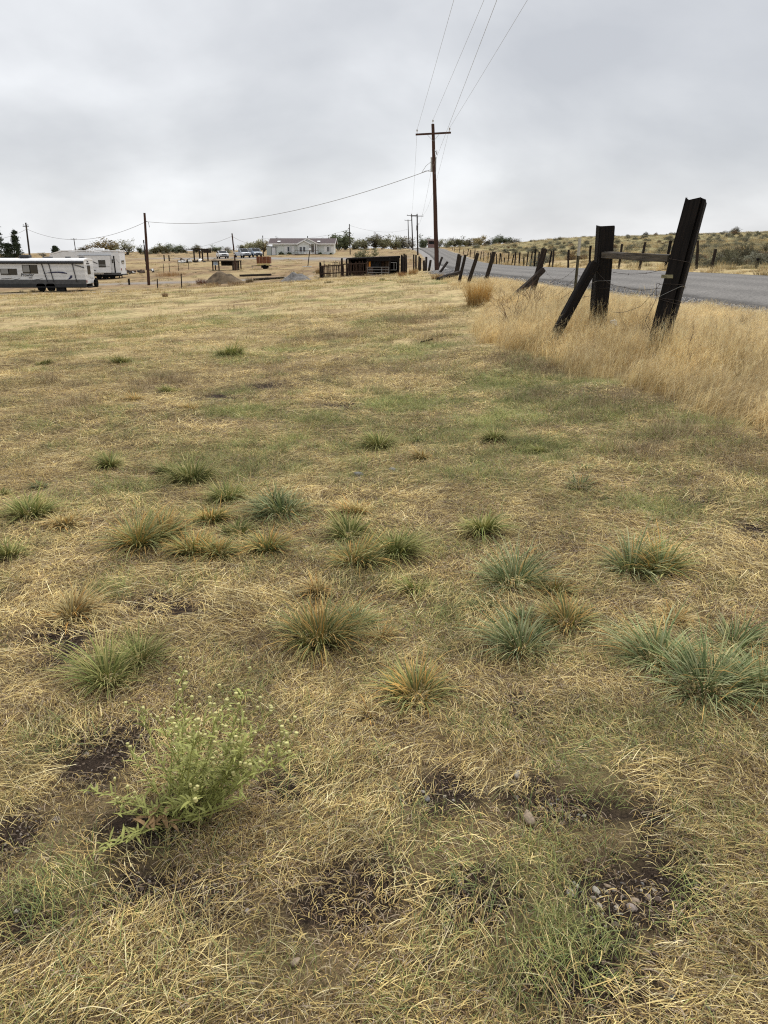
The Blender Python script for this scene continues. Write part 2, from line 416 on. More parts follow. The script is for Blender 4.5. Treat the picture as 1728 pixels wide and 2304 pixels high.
def ground_material():
    m = bpy.data.materials.new('dry_field'); m.use_nodes = True
    t = m.node_tree; b = t.nodes['Principled BSDF']; ln = t.links.new; N = t.nodes.new
    b.inputs['Roughness'].default_value = .95; b.inputs['Specular IOR Level'].default_value = .1
    geo = N('ShaderNodeNewGeometry')
    at = N('ShaderNodeAttribute'); at.attribute_name = 'zone'
    sp_ = N('ShaderNodeSeparateColor'); ln(at.outputs['Color'], sp_.inputs[0])
    def nz(scale, detail=6, rough=.65, stretch=None):
        n = N('ShaderNodeTexNoise'); n.inputs['Scale'].default_value = scale; n.inputs['Detail'].default_value = detail; n.inputs['Roughness'].default_value = rough
        if stretch:
            mp = N('ShaderNodeMapping'); mp.inputs['Scale'].default_value = stretch; ln(geo.outputs['Position'], mp.inputs[0]); ln(mp.outputs[0], n.inputs['Vector'])
        else: ln(geo.outputs['Position'], n.inputs['Vector'])
        return n
    def rmp(src, a, b_, c0, c1):
        r = N('ShaderNodeValToRGB'); r.color_ramp.elements[0].position = a; r.color_ramp.elements[1].position = b_
        r.color_ramp.elements[0].color = (*c0, 1); r.color_ramp.elements[1].color = (*c1, 1); ln(src, r.inputs[0]); return r
    def mixc(fac, a, b_):
        x = N('ShaderNodeMix'); x.data_type = 'RGBA'; ln(fac, x.inputs[0]); ln(a, x.inputs[6]); ln(b_, x.inputs[7]); return x.outputs[2]
    fine = nz(7, 8, .75); mid = nz(.9, 6, .6); big = nz(.12, 5, .55); grit = nz(150, 5, .75)
    straw = rmp(fine.outputs['Fac'], .33, .68, (.30, .215, .105), (.74, .60, .32))
    brown = rmp(fine.outputs['Fac'], .33, .66, (.13, .085, .05), (.40, .28, .155))
    green = rmp(fine.outputs['Fac'], .33, .66, (.10, .105, .045), (.34, .35, .14))
    soil = rmp(grit.outputs['Fac'], .38, .64, (.022, .016, .012), (.085, .06, .043))
    grav = rmp(grit.outputs['Fac'], .3, .7, (.15, .145, .145), (.42, .40, .38))
    r1 = N('ShaderNodeMapRange'); r1.inputs[1].default_value = .45; r1.inputs[2].default_value = .68; ln(mid.outputs['Fac'], r1.inputs[0])
    c = mixc(r1.outputs[0], straw.outputs[0], brown.outputs[0])
    # beyond the field the yard and hill are browner in broad patches
    r2 = N('ShaderNodeMapRange'); r2.inputs[1].default_value = .42; r2.inputs[2].default_value = .56; r2.inputs[3].default_value = .35; r2.inputs[4].default_value = 1.0; ln(big.outputs['Fac'], r2.inputs[0])
    sy = N('ShaderNodeSeparateXYZ'); ln(geo.outputs['Position'], sy.inputs[0])
    r3 = N('ShaderNodeMapRange'); r3.inputs[1].default_value = 64; r3.inputs[2].default_value = 80; ln(sy.outputs[1], r3.inputs[0])
    mu = N('ShaderNodeMath'); mu.operation = 'MULTIPLY'; ln(r2.outputs[0], mu.inputs[0]); ln(r3.outputs[0], mu.inputs[1])
    yard = rmp(mid.outputs['Fac'], .36, .66, (.13, .088, .055), (.40, .275, .15))
    c = mixc(mu.outputs[0], c, yard.outputs[0])
    # close by, what shows between the strands is dark litter over soil
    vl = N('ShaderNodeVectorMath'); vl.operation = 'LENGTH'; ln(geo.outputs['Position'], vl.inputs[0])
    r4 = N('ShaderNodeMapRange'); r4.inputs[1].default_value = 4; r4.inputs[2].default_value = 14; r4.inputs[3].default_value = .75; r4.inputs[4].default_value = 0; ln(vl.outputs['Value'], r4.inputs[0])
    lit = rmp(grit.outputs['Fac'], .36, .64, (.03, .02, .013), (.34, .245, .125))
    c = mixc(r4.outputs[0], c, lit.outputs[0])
    r5 = N('ShaderNodeMapRange'); r5.inputs[1].default_value = 3; r5.inputs[2].default_value = 12; r5.inputs[3].default_value = .35; r5.inputs[4].default_value = .8; ln(vl.outputs['Value'], r5.inputs[0])
    gm = N('ShaderNodeMath'); gm.operation = 'MULTIPLY'; ln(r5.outputs[0], gm.inputs[0]); ln(sp_.outputs[0], gm.inputs[1])
    c = mixc(gm.outputs[0], c, green.outputs[0])
    c = mixc(sp_.outputs[2], c, grav.outputs[0])
    c = mixc(sp_.outputs[1], c, soil.outputs[0])
    ln(c, b.inputs['Base Color'])
    bp = N('ShaderNodeBump'); bp.inputs['Strength'].default_value = 1.0; bp.inputs['Distance'].default_value = .03
    ad = N('ShaderNodeMath'); ad.operation = 'ADD'; ln(fine.outputs['Fac'], ad.inputs[0])
    g2 = N('ShaderNodeMath'); g2.operation = 'MULTIPLY'; g2.inputs[1].default_value = .3; ln(grit.outputs['Fac'], g2.inputs[0]); ln(g2.outputs[0], ad.inputs[1])
    ln(ad.outputs[0], bp.inputs['Height']); ln(bp.outputs[0], b.inputs['Normal'])
    return m
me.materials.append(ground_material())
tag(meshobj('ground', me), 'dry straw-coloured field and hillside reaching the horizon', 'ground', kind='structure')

# ------------------------------------------------------------------ road
def asphalt_material():
    m = bpy.data.materials.new('asphalt'); m.use_nodes = True
    t = m.node_tree; b = t.nodes['Principled BSDF']; ln = t.links.new; N = t.nodes.new
    geo = N('ShaderNodeNewGeometry')
    a = N('ShaderNodeTexNoise'); a.inputs['Scale'].default_value = 14; a.inputs['Detail'].default_value = 4; a.inputs['Roughness'].default_value = .8
    c = N('ShaderNodeTexNoise'); c.inputs['Scale'].default_value = .7; c.inputs['Detail'].default_value = 5
    for n in (a, c): ln(geo.outputs['Position'], n.inputs['Vector'])
    r = N('ShaderNodeValToRGB'); r.color_ramp.elements[0].position = .3; r.color_ramp.elements[1].position = .72
    r.color_ramp.elements[0].color = (.06, .058, .056, 1); r.color_ramp.elements[1].color = (.27, .255, .24, 1); ln(a.outputs['Fac'], r.inputs[0])
    mr = N('ShaderNodeMapRange'); mr.inputs[3].default_value = .65; mr.inputs[4].default_value = 1.3; ln(c.outputs['Fac'], mr.inputs[0])
    vm = N('ShaderNodeVectorMath'); vm.operation = 'SCALE'; ln(r.outputs[0], vm.inputs[0]); ln(mr.outputs[0], vm.inputs['Scale'])
    at = N('ShaderNodeAttribute'); at.attribute_name = 'tint'; v2 = N('ShaderNodeVectorMath'); v2.operation = 'MULTIPLY'; ln(vm.outputs[0], v2.inputs[0]); ln(at.outputs['Color'], v2.inputs[1])
    ln(v2.outputs[0], b.inputs['Base Color']); b.inputs['Roughness'].default_value = .8; b.inputs['Specular IOR Level'].default_value = .25
    bp = N('ShaderNodeBump'); bp.inputs['Strength'].default_value = .5; bp.inputs['Distance'].default_value = .01
    ln(a.outputs['Fac'], bp.inputs['Height']); ln(bp.outputs[0], b.inputs['Normal'])
    return m
mb = MB()
ys = np.concatenate([np.arange(-60, 60, .35), np.arange(60, 300, 1.5), np.arange(300, 700, 8)])
K = 25
for y in ys:
    l = float(road_left(y)); w = float(road_w(y))
    el = (float(fbm(np.array([y * 1.1]), np.array([3.3]), 5)[0]) - .5) * .35; er = (float(fbm(np.array([y * 1.1]), np.array([9.3]), 6)[0]) - .5) * .35
    for k in range(K):
        t = k / (K - 1); x = l + el + (w + er - el) * t
        z = float(road_z(x, y)) + .03 - (.20 if k in (0, K - 1) else 0)
        mb.v.append((x, y, z)); wt = max(math.exp(-((t - c_) / .07)**2) for c_ in (.16, .38, .62, .84)); ww = .82 + .28 * wt - (.22 if k in (0, 1, K - 1, K - 2) else 0); mb.c.append((ww, ww * .985, ww * .96))
for i in range(len(ys) - 1):
    for k in range(K - 1): mb.f.append((i*K + k, i*K + k + 1, (i+1)*K + k + 1, (i+1)*K + k))
tag(mb.obj('road', asphalt_material(), smooth=True, colors=True), 'grey two-lane country road climbing over the rise without markings', 'road', kind='structure')
# ------------------------------------------------------------------ grass: prototypes and scattering
STRAW = [(.80,.655,.32),(.71,.565,.25),(.60,.46,.185),(.45,.325,.125),(.26,.175,.072),(.40,.33,.19),(.86,.74,.43),(.11,.072,.036)]
STRAW_W = [3,4.5,4.5,4,4,2,1.5,4]
GREENS = [(.27,.32,.10),(.22,.28,.085),(.36,.38,.125),(.45,.42,.17),(.19,.25,.105)]
def pick(pal, w=None, j=.12):
    c = R.choices(pal, w)[0]; k = 1 + R.uniform(-j, j)
    return tuple(min(.9, x * k) for x in c)
def mixcol(a, b, t): return tuple(x * (1 - t) + y * t for x, y in zip(a, b))
grass_mat = mat('grass_blades', (1, 1, 1), rough=.75, var=0, attr='tint', rnd=.14, transl=.12, spec=.2, patch=[(.8, .82, 1.25), (5., .78, 1.24)])

def proto_col(name): return bpy.data.collections.new(name)
def add_proto(col, name, mb, m=grass_mat):
    me = mb.mesh(name, colors=True); me.materials.append(m)
    o = bpy.data.objects.new(name, me); col.objects.link(o)
def blade(mb, base, az, lean, length, width, cols, curl=.6, nseg=4, tw=None, taper=True):
    """standing blade that bends over; lean = start angle from vertical, curl = extra bend"""
    h = Vector((math.cos(az), math.sin(az), 0)); pts = [Vector(base)]; a = lean; st = length / nseg
    for i in range(nseg):
        pts.append(pts[-1] + h * (math.sin(a) * st) + Vector((0, 0, math.cos(a) * st))); a += curl / nseg
    s = az + math.pi / 2 + (tw if tw is not None else R.uniform(-.7, .7))
    side = Vector((math.cos(s), math.sin(s), R.uniform(-.2, .2)))
    n = len(pts)
    wid = [width * ((1 - (i / (n - 1))**1.6) * .92 + .08 if taper else 1) for i in range(n)]
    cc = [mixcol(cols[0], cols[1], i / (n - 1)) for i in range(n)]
    mb.ribbon(pts, wid, side, cc)
def lying(mb, c, az, length, width, z0, col, bend=.25, tilt=.06):
    n = 3; h = az; p = Vector((c[0], c[1], z0)) - Vector((math.cos(az), math.sin(az), 0)) * length / 2; pts = [p]
    b = R.uniform(-bend, bend); st = length / n; ez = R.uniform(-tilt, tilt)
    for i in range(n):
        h += b / n
        pts.append(pts[-1] + Vector((math.cos(h), math.sin(h), ez)) * st)
    arch = R.uniform(0, .012)
    for i in range(n + 1): pts[i].z = max(.002, pts[i].z + arch * math.sin(math.pi * i / n))
    side = Vector((-math.sin(az), math.cos(az), R.uniform(-.5, .5)))
    cc = [col] * (n + 1); mb.ribbon(pts, [width * .8, width, width * .95, width * .5], side, cc)

# lying straw
STRAW_COL = proto_col('straw_bundles')
for k in range(9):
    mb = MB(); rad = .15; spread = R.uniform(.35, .9)
    for i in range(170):
        r = rad * math.sqrt(R.random()); a = R.uniform(0, 2 * math.pi)
        lying(mb, (r * math.cos(a), r * math.sin(a)), R.gauss(0, spread), R.uniform(.02, .115) * (1.8 if R.random() < .06 else 1), R.uniform(.0008, .0021), R.uniform(.001, .020), pick(STRAW, STRAW_W), .6)
    add_proto(STRAW_COL, 'straw_bundle_%02d' % k, mb)
for k in range(3):                     # 9..11: brown broken litter
    mb = MB()
    for i in range(190):
        r = .16 * math.sqrt(R.random()); a = R.uniform(0, 2 * math.pi)
        lying(mb, (r * math.cos(a), r * math.sin(a)), R.uniform(0, 6.28), R.uniform(.008, .045), R.uniform(.0010, .0026), R.uniform(.001, .010), pick(STRAW[2:6] + [(.36,.28,.20),(.16,.105,.06),(.22,.15,.09)], None), .9)
    add_proto(STRAW_COL, 'straw_bundle_%02d' % (9 + k), mb)
for k in range(3):                     # 12..14: loose stems standing out of the mat
    mb = MB()
    for i in range(20):
        r = .12 * math.sqrt(R.random()); a = R.uniform(0, 2 * math.pi)
        blade(mb, (r * math.cos(a), r * math.sin(a), 0), R.gauss(0, 1.1), R.uniform(.3, 1.3), R.uniform(.05, .19), R.uniform(.0010, .0020), (pick(STRAW[:4]), pick(STRAW[:3])), R.uniform(.2, 1.2))
    add_proto(STRAW_COL, 'straw_bundle_%02d' % (12 + k), mb)
# short green turf
GREEN_COL = proto_col('green_turf')
for k in range(6):
    mb = MB()
    for i in range(95):
        r = .13 * math.sqrt(R.random()); a = R.uniform(0, 2 * math.pi); g = pick(GREENS); 
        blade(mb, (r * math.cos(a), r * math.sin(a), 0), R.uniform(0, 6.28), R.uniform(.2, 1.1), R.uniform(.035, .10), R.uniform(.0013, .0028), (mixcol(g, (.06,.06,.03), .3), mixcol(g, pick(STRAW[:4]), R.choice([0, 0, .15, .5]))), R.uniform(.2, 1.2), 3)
    add_proto(GREEN_COL, 'turf_%02d' % k, mb)
# short standing dry stubble for the middle of the field
STUB_COL = proto_col('dry_stubble')
for k in range(6):
    mb = MB()
    for i in range(46):
        r = .16 * math.sqrt(R.random()); a = R.uniform(0, 2 * math.pi); c = pick(STRAW[:6], None)
        blade(mb, (r * math.cos(a), r * math.sin(a), 0), R.uniform(0, 6.28), R.uniform(.1, 1.2), R.uniform(.05, .17), R.uniform(.002, .004), (mixcol(c, (.15,.12,.06), .4), c), R.uniform(.2, 1.1), 3)
    add_proto(STUB_COL, 'stubble_%02d' % k, mb)
for k in range(3):                     # 6..8 brown-grey weeds
    mb = MB()
    for i in range(70):
        r = .15 * math.sqrt(R.random()); a = R.uniform(0, 2 * math.pi); c = pick([(.33,.24,.145),(.24,.17,.10),(.45,.35,.21),(.53,.41,.24),(.30,.27,.15)])
        blade(mb, (r * math.cos(a), r * math.sin(a), 0), R.uniform(0, 6.28), R.uniform(.0, .9), R.uniform(.06, .20), R.uniform(.0015, .0034), (mixcol(c, (.10,.08,.05), .4), c), R.uniform(-.3, 1.0), 3)
    add_proto(STUB_COL, 'stubble_%02d' % (6 + k), mb)
# tall golden grass
TALL_COL = proto_col('tall_grass'); tall_mat = mat('tall_grass_blades', (1, 1, 1), rough=.7, var=0, attr='tint', rnd=.16, transl=.38, spec=.25, patch=[(1.2, .82, 1.25), (6., .85, 1.2)])
GOLD = [(.84,.70,.40),(.80,.64,.33),(.90,.78,.50),(.66,.50,.24),(.82,.66,.34),(.42,.30,.15),(.30,.21,.11)]
for k in range(7):
    mb = MB()
    tl = R.uniform(.75, 1.15)
    for i in range(50):
        r = .13 * math.sqrt(R.random()); a = R.uniform(0, 2 * math.pi); g = pick(GOLD); ln_ = R.uniform(.26, .66) * tl
        az_ = R.gauss(0, .55); le = abs(R.gauss(.22, .22)); cu = R.uniform(.1, .95)
        base = Vector((r * math.cos(a), r * math.sin(a), 0))
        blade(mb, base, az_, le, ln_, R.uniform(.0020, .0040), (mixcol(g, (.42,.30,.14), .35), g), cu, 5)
        # airy seed head: a few short hairs on the upper third
        h = Vector((math.cos(az_), math.sin(az_), 0)); aa = le + cu * .75; tip = base + h * (math.sin(le + cu * .4) * ln_ * .8) + Vector((0, 0, math.cos(le + cu * .4) * ln_ * .8))
        for q in range(4):
            blade(mb, tip + Vector((0, 0, R.uniform(-.05, .05))), az_ + R.uniform(-1.4, 1.4), aa + R.uniform(-.5, .6), R.uniform(.04, .10), .0016, (g, mixcol(g, (.72,.6,.38), .5)), .4, 2)
    add_proto(TALL_COL, 'tall_%02d' % k, mb, tall_mat)
# hillside tufts (far side of the road): pale bunches and grey-green low brush
HILL_COL = proto_col('hill_tufts')
for k in range(6):
    mb = MB(); pal = [(.66,.53,.28),(.58,.44,.22),(.72,.59,.34),(.46,.33,.16)] if k < 3 else [(.27,.26,.17),(.34,.31,.20),(.22,.21,.14),(.46,.39,.23)]
    for i in range(60):
        r = .24 * math.sqrt(R.random()); a = R.uniform(0, 2 * math.pi); c = pick(pal)
        blade(mb, (r * math.cos(a), r * math.sin(a), 0), a + R.uniform(-.8, .8), R.uniform(.05, .8), R.uniform(.18, .42), R.uniform(.008, .016), (mixcol(c, (.12,.09,.05), .5), c), R.uniform(.1, .8), 3)
    add_proto(HILL_COL, 'hill_%02d' % k, mb)

def scatter(name, label, cat, col, pos, rot, scl, idx, hostmat=grass_mat):
    me = bpy.data.meshes.new(name); n = len(pos)
    me.vertices.add(n); me.vertices.foreach_set('co', np.asarray(pos, np.float32).ravel())
    a = me.attributes.new('rot', 'FLOAT_VECTOR', 'POINT'); a.data.foreach_set('vector', np.asarray(rot, np.float32).ravel())
    a = me.attributes.new('scl', 'FLOAT_VECTOR', 'POINT'); a.data.foreach_set('vector', np.asarray(scl, np.float32).ravel())
    a = me.attributes.new('idx', 'INT', 'POINT'); a.data.foreach_set('value', np.asarray(idx, np.int32))
    me.materials.append(hostmat); me.update()
    o = meshobj(name, me)
    g = bpy.data.node_groups.new(name + '_nodes', 'GeometryNodeTree')
    g.interface.new_socket('Geometry', in_out='INPUT', socket_type='NodeSocketGeometry')
    g.interface.new_socket('Geometry', in_out='OUTPUT', socket_type='NodeSocketGeometry')
    gi = g.nodes.new('NodeGroupInput'); go = g.nodes.new('NodeGroupOutput'); ip = g.nodes.new('GeometryNodeInstanceOnPoints')
    ci = g.nodes.new('GeometryNodeCollectionInfo'); ci.inputs['Collection'].default_value = col
    ci.inputs['Separate Children'].default_value = True; ci.inputs['Reset Children'].default_value = True
    ip.inputs['Pick Instance'].default_value = True
    def na(nm, ty):
        q = g.nodes.new('GeometryNodeInputNamedAttribute'); q.data_type = ty; q.inputs['Name'].default_value = nm; return q.outputs['Attribute']
    k = g.links.new
    k(gi.outputs[0], ip.inputs['Points']); k(ci.outputs[0], ip.inputs['Instance']); k(na('idx', 'INT'), ip.inputs['Instance Index'])
    k(na('rot', 'FLOAT_VECTOR'), ip.inputs['Rotation']); k(na('scl', 'FLOAT_VECTOR'), ip.inputs['Scale']); k(ip.outputs[0], go.inputs[0])
    md = o.modifiers.new('scatter', 'NODES'); md.node_group = g
    tag(o, label, cat, kind='stuff')
    return o
def slope_rot(x, y, rz, keep=1.):
    e_ = .12
    sx = (ground(x + e_, y) - ground(x - e_, y)) / (2 * e_); sy_ = (ground(x, y + e_) - ground(x, y - e_)) / (2 * e_)
    # tilt expressed for an XYZ euler whose last turn is rz: express the slope in the turned frame
    lx = sx * np.cos(rz) + sy_ * np.sin(rz); ly = -sx * np.sin(rz) + sy_ * np.cos(rz)
    return np.c_[np.arctan(ly) * keep, -np.arctan(lx) * keep, rz]
def cand(n_per_m2, ylo, yhi, xmargin=1.0, half=.62, xlo=None, xhi=None):
    """random points in the wedge the camera can see, with a margin to the sides"""
    w = half * yhi + xmargin; a = (yhi - ylo) * 2 * w; n = int(a * n_per_m2)
    y = NR.uniform(ylo, yhi, n); x = NR.uniform(-w, w, n)
    k = np.abs(x) < half * np.maximum(y, 0) + xmargin
    if xlo is not None: k &= x > xlo
    if xhi is not None: k &= x < xhi
    return x[k], y[k]
def flow(x, y): return (fbm(x * .55, y * .55, 101, 3) - .5) * 9 + (fbm(x * 2.5, y * 2.5, 105, 2) - .5) * 3

S = {'straw': [], 'green': [], 'stub': [], 'tall': [], 'hill': []}
def put(key, x, y, rz, sc, idx, dz=0., keep=1., sz=None):
    z = ground(x, y) + dz; r = slope_rot(x, y, rz, keep)
    s3 = np.c_[sc, sc, sc if sz is None else sz]
    S[key].append((np.c_[x, y, z], r, s3, idx))
def off_road(x, y): return (road_dist(x, y) > .25)

# near mat of straw
for (lo, hi, den, sc0) in [(.2, 3.0, 115, .9), (3.0, 6.5, 70, 1.12), (6.5, 11, 26, 1.7), (11, 20, 9, 2.6)]:
    x, y = cand(den, lo, hi, 1.2)
    so = soil_amt(x, y, .10); gr = green_amt(x, y); ta = tall_amt(x, y); da = dark_amt(x, y)
    keep = (NR.random(len(x)) > so * 1.02) & (NR.random(len(x)) > gr * .68) & (NR.random(len(x)) > da * .6) & (ta < .6) & off_road(x, y) & (shoulder(x, y) < .4)
    x, y = x[keep], y[keep]
    idx = np.where(NR.random(len(x)) < .24, 9 + NR.integers(0, 3, len(x)), NR.integers(0, 9, len(x)))
    idx = np.where(NR.random(len(x)) < (.06 if lo < 6 else .12), 12 + NR.integers(0, 3, len(x)), idx)
    put('straw', x, y, flow(x, y) + NR.normal(0, .35, len(x)), NR.uniform(.8, 1.25, len(x)) * sc0, idx, dz=NR.uniform(-.008, .006, len(x)), sz=NR.uniform(.6, 1.1, len(x)))
# thatch under everything close by
for (lo, hi, den, sc0) in [(.2, 3.2, 110, .95), (3.2, 7, 65, 1.15), (7, 12, 20, 1.8)]:
    x, y = cand(den, lo, hi, 1.2)
    k = (NR.random(len(x)) > soil_amt(x, y, .075) * .95) & (NR.random(len(x)) > green_amt(x, y) * .45) & (tall_amt(x, y) < .7) & off_road(x, y); x, y = x[k], y[k]
    put('straw', x, y, NR.uniform(0, 6.28, len(x)), NR.uniform(.8, 1.2, len(x)) * sc0, 9 + NR.integers(0, 3, len(x)), dz=.004, sz=NR.uniform(.7, 1.1, len(x)))
# sparse litter on bare soil
x, y = cand(40, .3, 6, 1.2); k = (soil_amt(x, y) > .3) & (NR.random(len(x)) < .16); x, y = x[k], y[k]
put('straw', x, y, NR.uniform(0, 6.28, len(x)), NR.uniform(.5, .9, len(x)), 9 + NR.integers(0, 3, len(x)), sz=NR.uniform(.4, .7, len(x)))
# green turf
for (lo, hi, den, sc0) in [(.2, 4, 105, .95), (4, 9, 70, 1.15), (9, 20, 20, 1.8), (20, 45, 3.5, 3.0)]:
    x, y = cand(den, lo, hi, 1.2); gr = green_amt(x, y)
    k = (NR.random(len(x)) < gr * .95 + .05) & (tall_amt(x, y) < .5) & (soil_amt(x, y) < .4) & off_road(x, y) & (shoulder(x, y) < .3); x, y = x[k], y[k]
    put('green', x, y, NR.uniform(0, 6.28, len(x)), NR.uniform(.7, 1.25, len(x)) * sc0, NR.integers(0, 6, len(x)), sz=NR.uniform(.6, 1.2, len(x)) * (1 if lo < 9 else 1.2))
# stubble
for (lo, hi, den, sc0, sz0) in [(5, 11, 8, 1.1, .9), (11, 20, 7, 1.5, 1.0), (20, 38, 3.2, 2.3, 1.1), (38, 75, 1.1, 3.6, 1.3)]:
    x, y = cand(den, lo, hi, 1.5); gr = green_amt(x, y)
    cl = fbm(x * .5, y * .5, 111)
    k = (NR.random(len(x)) < .15 + 1.3 * sst(.42, .62, cl)) & (tall_amt(x, y) < .5) & off_road(x, y) & (shoulder(x, y) < .3) & (x < road_left(y)) & (soil_amt(x, y) < .5) & (gravel_far(x, y) < .4) & (NR.random(len(x)) > gr * .4)
    x, y = x[k], y[k]
    idx = np.where(NR.random(len(x)) < np.clip(dark_amt(x, y) * 1.2 + sst(.55, .7, fbm(x * .3, y * .3, 121)) * .5, 0, .9), 6 + NR.integers(0, 3, len(x)), NR.integers(0, 6, len(x)))
    put('stub', x, y, NR.uniform(0, 6.28, len(x)), NR.uniform(.7, 1.3, len(x)) * sc0, idx, sz=NR.uniform(.55, 1.25, len(x)) * sz0)
x, y = cand(22, 4, 20, 1); da = dark_amt(x, y); k = (NR.random(len(x)) < da * .85) & (tall_amt(x, y) < .4); x, y = x[k], y[k]
put('stub', x, y, NR.uniform(0, 6.28, len(x)), NR.uniform(.8, 1.4, len(x)), 6 + NR.integers(0, 3, len(x)), sz=NR.uniform(.6, 1.1, len(x)))
# tall golden grass
for (lo, hi, den, sc0) in [(3, 16, 40, 1.0), (16, 30, 16, 1.35), (30, 60, 5, 1.8)]:
    x, y = cand(den, lo, hi, 1.5, xlo=1.0); ta = tall_amt(x, y)
    k = (NR.random(len(x)) < ta * np.clip(.05 + 2.0 * fbm(x * 1.1, y * 1.1, 131), .35, 1)) & off_road(x, y); x, y = x[k], y[k]
    edge = 1 - sst(.1, 1.1, x - np.interp(y, TGB[:, 0], TGB[:, 1]))
    back = np.maximum(sst(3.6, 1.6, road_left(y) - x), sst(3.7, 5.2, x) * (y < 40) * .95)
    sz = NR.uniform(.7, 1.12, len(x)) * (1 - .58 * back) * (1 - .5 * sst(16, 26, y)) * (1 - .36 * edge) * (.45 + 1.0 * fbm(x * .9, y * .9, 133))
    put('tall', x, y, NR.normal(.15, .55, len(x)) - edge * .35, NR.uniform(.8, 1.2, len(x)) * np.minimum(sc0, 1.35), NR.integers(0, 7, len(x)), keep=.5, sz=sz)
# far verge and hillside on the right
for (lo, hi, den, sc0) in [(20, 60, 1.6, 1.0), (60, 130, .5, 1.5), (130, 290, .11, 2.6)]:
    x, y = cand(den, lo, hi, 2, xlo=5); k = (x > road_left(y) + road_w(y) + .5) & (NR.random(len(x)) < .2 + 1.2 * sst(.4, .6, fbm(x * .12, y * .2, 141))); x, y = x[k], y[k]
    n = fbm(x * .06, y * .1, 151); idx = np.where(NR.random(len(x)) < sst(.34, .56, n) * .8 * sst(1.5, 6, road_dist(x, y)), 3 + NR.integers(0, 3, len(x)), NR.integers(0, 3, len(x)))
    put('hill', x, y, NR.uniform(0, 6.28, len(x)), NR.uniform(.7, 1.3, len(x)) * sc0, idx, sz=NR.uniform(.5, 1.2, len(x)) * min(sc0, 1.4))
# yards and fields beyond on the left
for (lo, hi, den, sc0) in [(64, 120, .28, 1.4), (120, 280, .06, 2.6)]:
    x, y = cand(den, lo, hi, 2); k = (x < road_left(y) - 2) & (NR.random(len(x)) < .15 + 1.1 * sst(.45, .62, fbm(x * .1, y * .16, 161))) & (gravel_far(x, y) < .35); x, y = x[k], y[k]
    put('hill', x, y, NR.uniform(0, 6.28, len(x)), NR.uniform(.6, 1.2, len(x)) * sc0, NR.integers(0, 4, len(x)), sz=NR.uniform(.35, .8, len(x)) * min(sc0, 1.3))
def flush(key, name, label, cat, col):
    a = [np.concatenate([q[i] for q in S[key]]) for i in range(4)]
    scatter(name, label, cat, col, *a)
flush('straw', 'straw_litter', 'matted dry straw lying over the field', 'straw', STRAW_COL)
flush('green', 'short_grass', 'short green grass growing through the straw', 'grass', GREEN_COL)
flush('stub', 'dry_stubble', 'short standing dry stubble and brown weeds across the field', 'stubble', STUB_COL)
flush('tall', 'tall_golden_grass', 'tall golden grass along the broken fence beside the road', 'grass', TALL_COL)
flush('hill', 'bunch_grass', 'pale bunch grass scattered over the hillside and far yards', 'grass', HILL_COL)
# ------------------------------------------------------------------ tussocks
BLUEG = [(.155,.205,.075),(.20,.25,.095),(.10,.145,.052),(.29,.33,.145),(.42,.45,.24)]
OLIVE = [(.195,.235,.06),(.25,.28,.075),(.135,.18,.048),(.38,.37,.125)]
ORNG = [(.66,.36,.095),(.60,.34,.10),(.74,.46,.15),(.52,.32,.11)]
TUSSOCK_TEXT = {'b': 'blue-green', 'g': 'olive green', 'o': 'orange-tipped', 'd': 'faded tan'}
def tussock(u, v, w, h, kind, label, n=None):
    """u, v: foot in the picture; w, h: size there"""
    p = G(u * D, v * D); q = ray(u * D, v * D); dist = (p - Vector((0, 0, EYE))).length
    depth = (p.y * cp + (EYE - p.z) * sp)
    rad = w * D / F * depth * .52; ht = max(.05, min(.30, h * D / F * depth * .86))
    n = n or int(180 + 1650 * rad)
    mb = MB(); lop = R.uniform(0, 6.28); lo_ = R.uniform(.1, .45)
    for i in range(n):
        r = rad * .55 * math.sqrt(R.random()); a = R.uniform(0, 6.28)
        base = Vector((r * math.cos(a), r * math.sin(a) * .8, -.01))
        edge = r / (rad * .55)
        az_ = a + R.gauss(0, .45); le = max(.02, R.gauss(.18 + (.85 if kind == 'b' else .62) * edge, .2)); L_ = ht * R.uniform(.55, 1.3) * (1 + .35 * edge) * (1 + lo_ * math.cos(a - lop)) * (1.35 if R.random() < .05 else 1)
        if kind == 'b': c0 = pick(BLUEG); c1 = mixcol(c0, pick(STRAW[:3]), R.choice([0, 0, 0, .2, .5])) if R.random() > .1 else pick(ORNG)
        elif kind == 'g': c0 = pick(OLIVE); c1 = mixcol(c0, pick(STRAW[:3]), R.choice([0, .1, .3, .7]))
        elif kind == 'o':
            c0 = pick(OLIVE + BLUEG[:2]); c1 = pick(ORNG) if R.random() < .72 - .5 * edge else mixcol(c0, pick(STRAW[:3]), .2)
        else: c0 = pick([(.26,.20,.10),(.20,.17,.08)]); c1 = pick(STRAW[:3] + ORNG[:1])
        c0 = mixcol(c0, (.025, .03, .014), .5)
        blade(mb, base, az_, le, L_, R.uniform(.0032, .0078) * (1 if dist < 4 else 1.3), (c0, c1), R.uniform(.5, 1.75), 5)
    o = mb.obj('grass_tussock', grass_mat, colors=True, loc=p)
    tag(o, label, 'tussock', 'grass tussocks in the field')
    return o
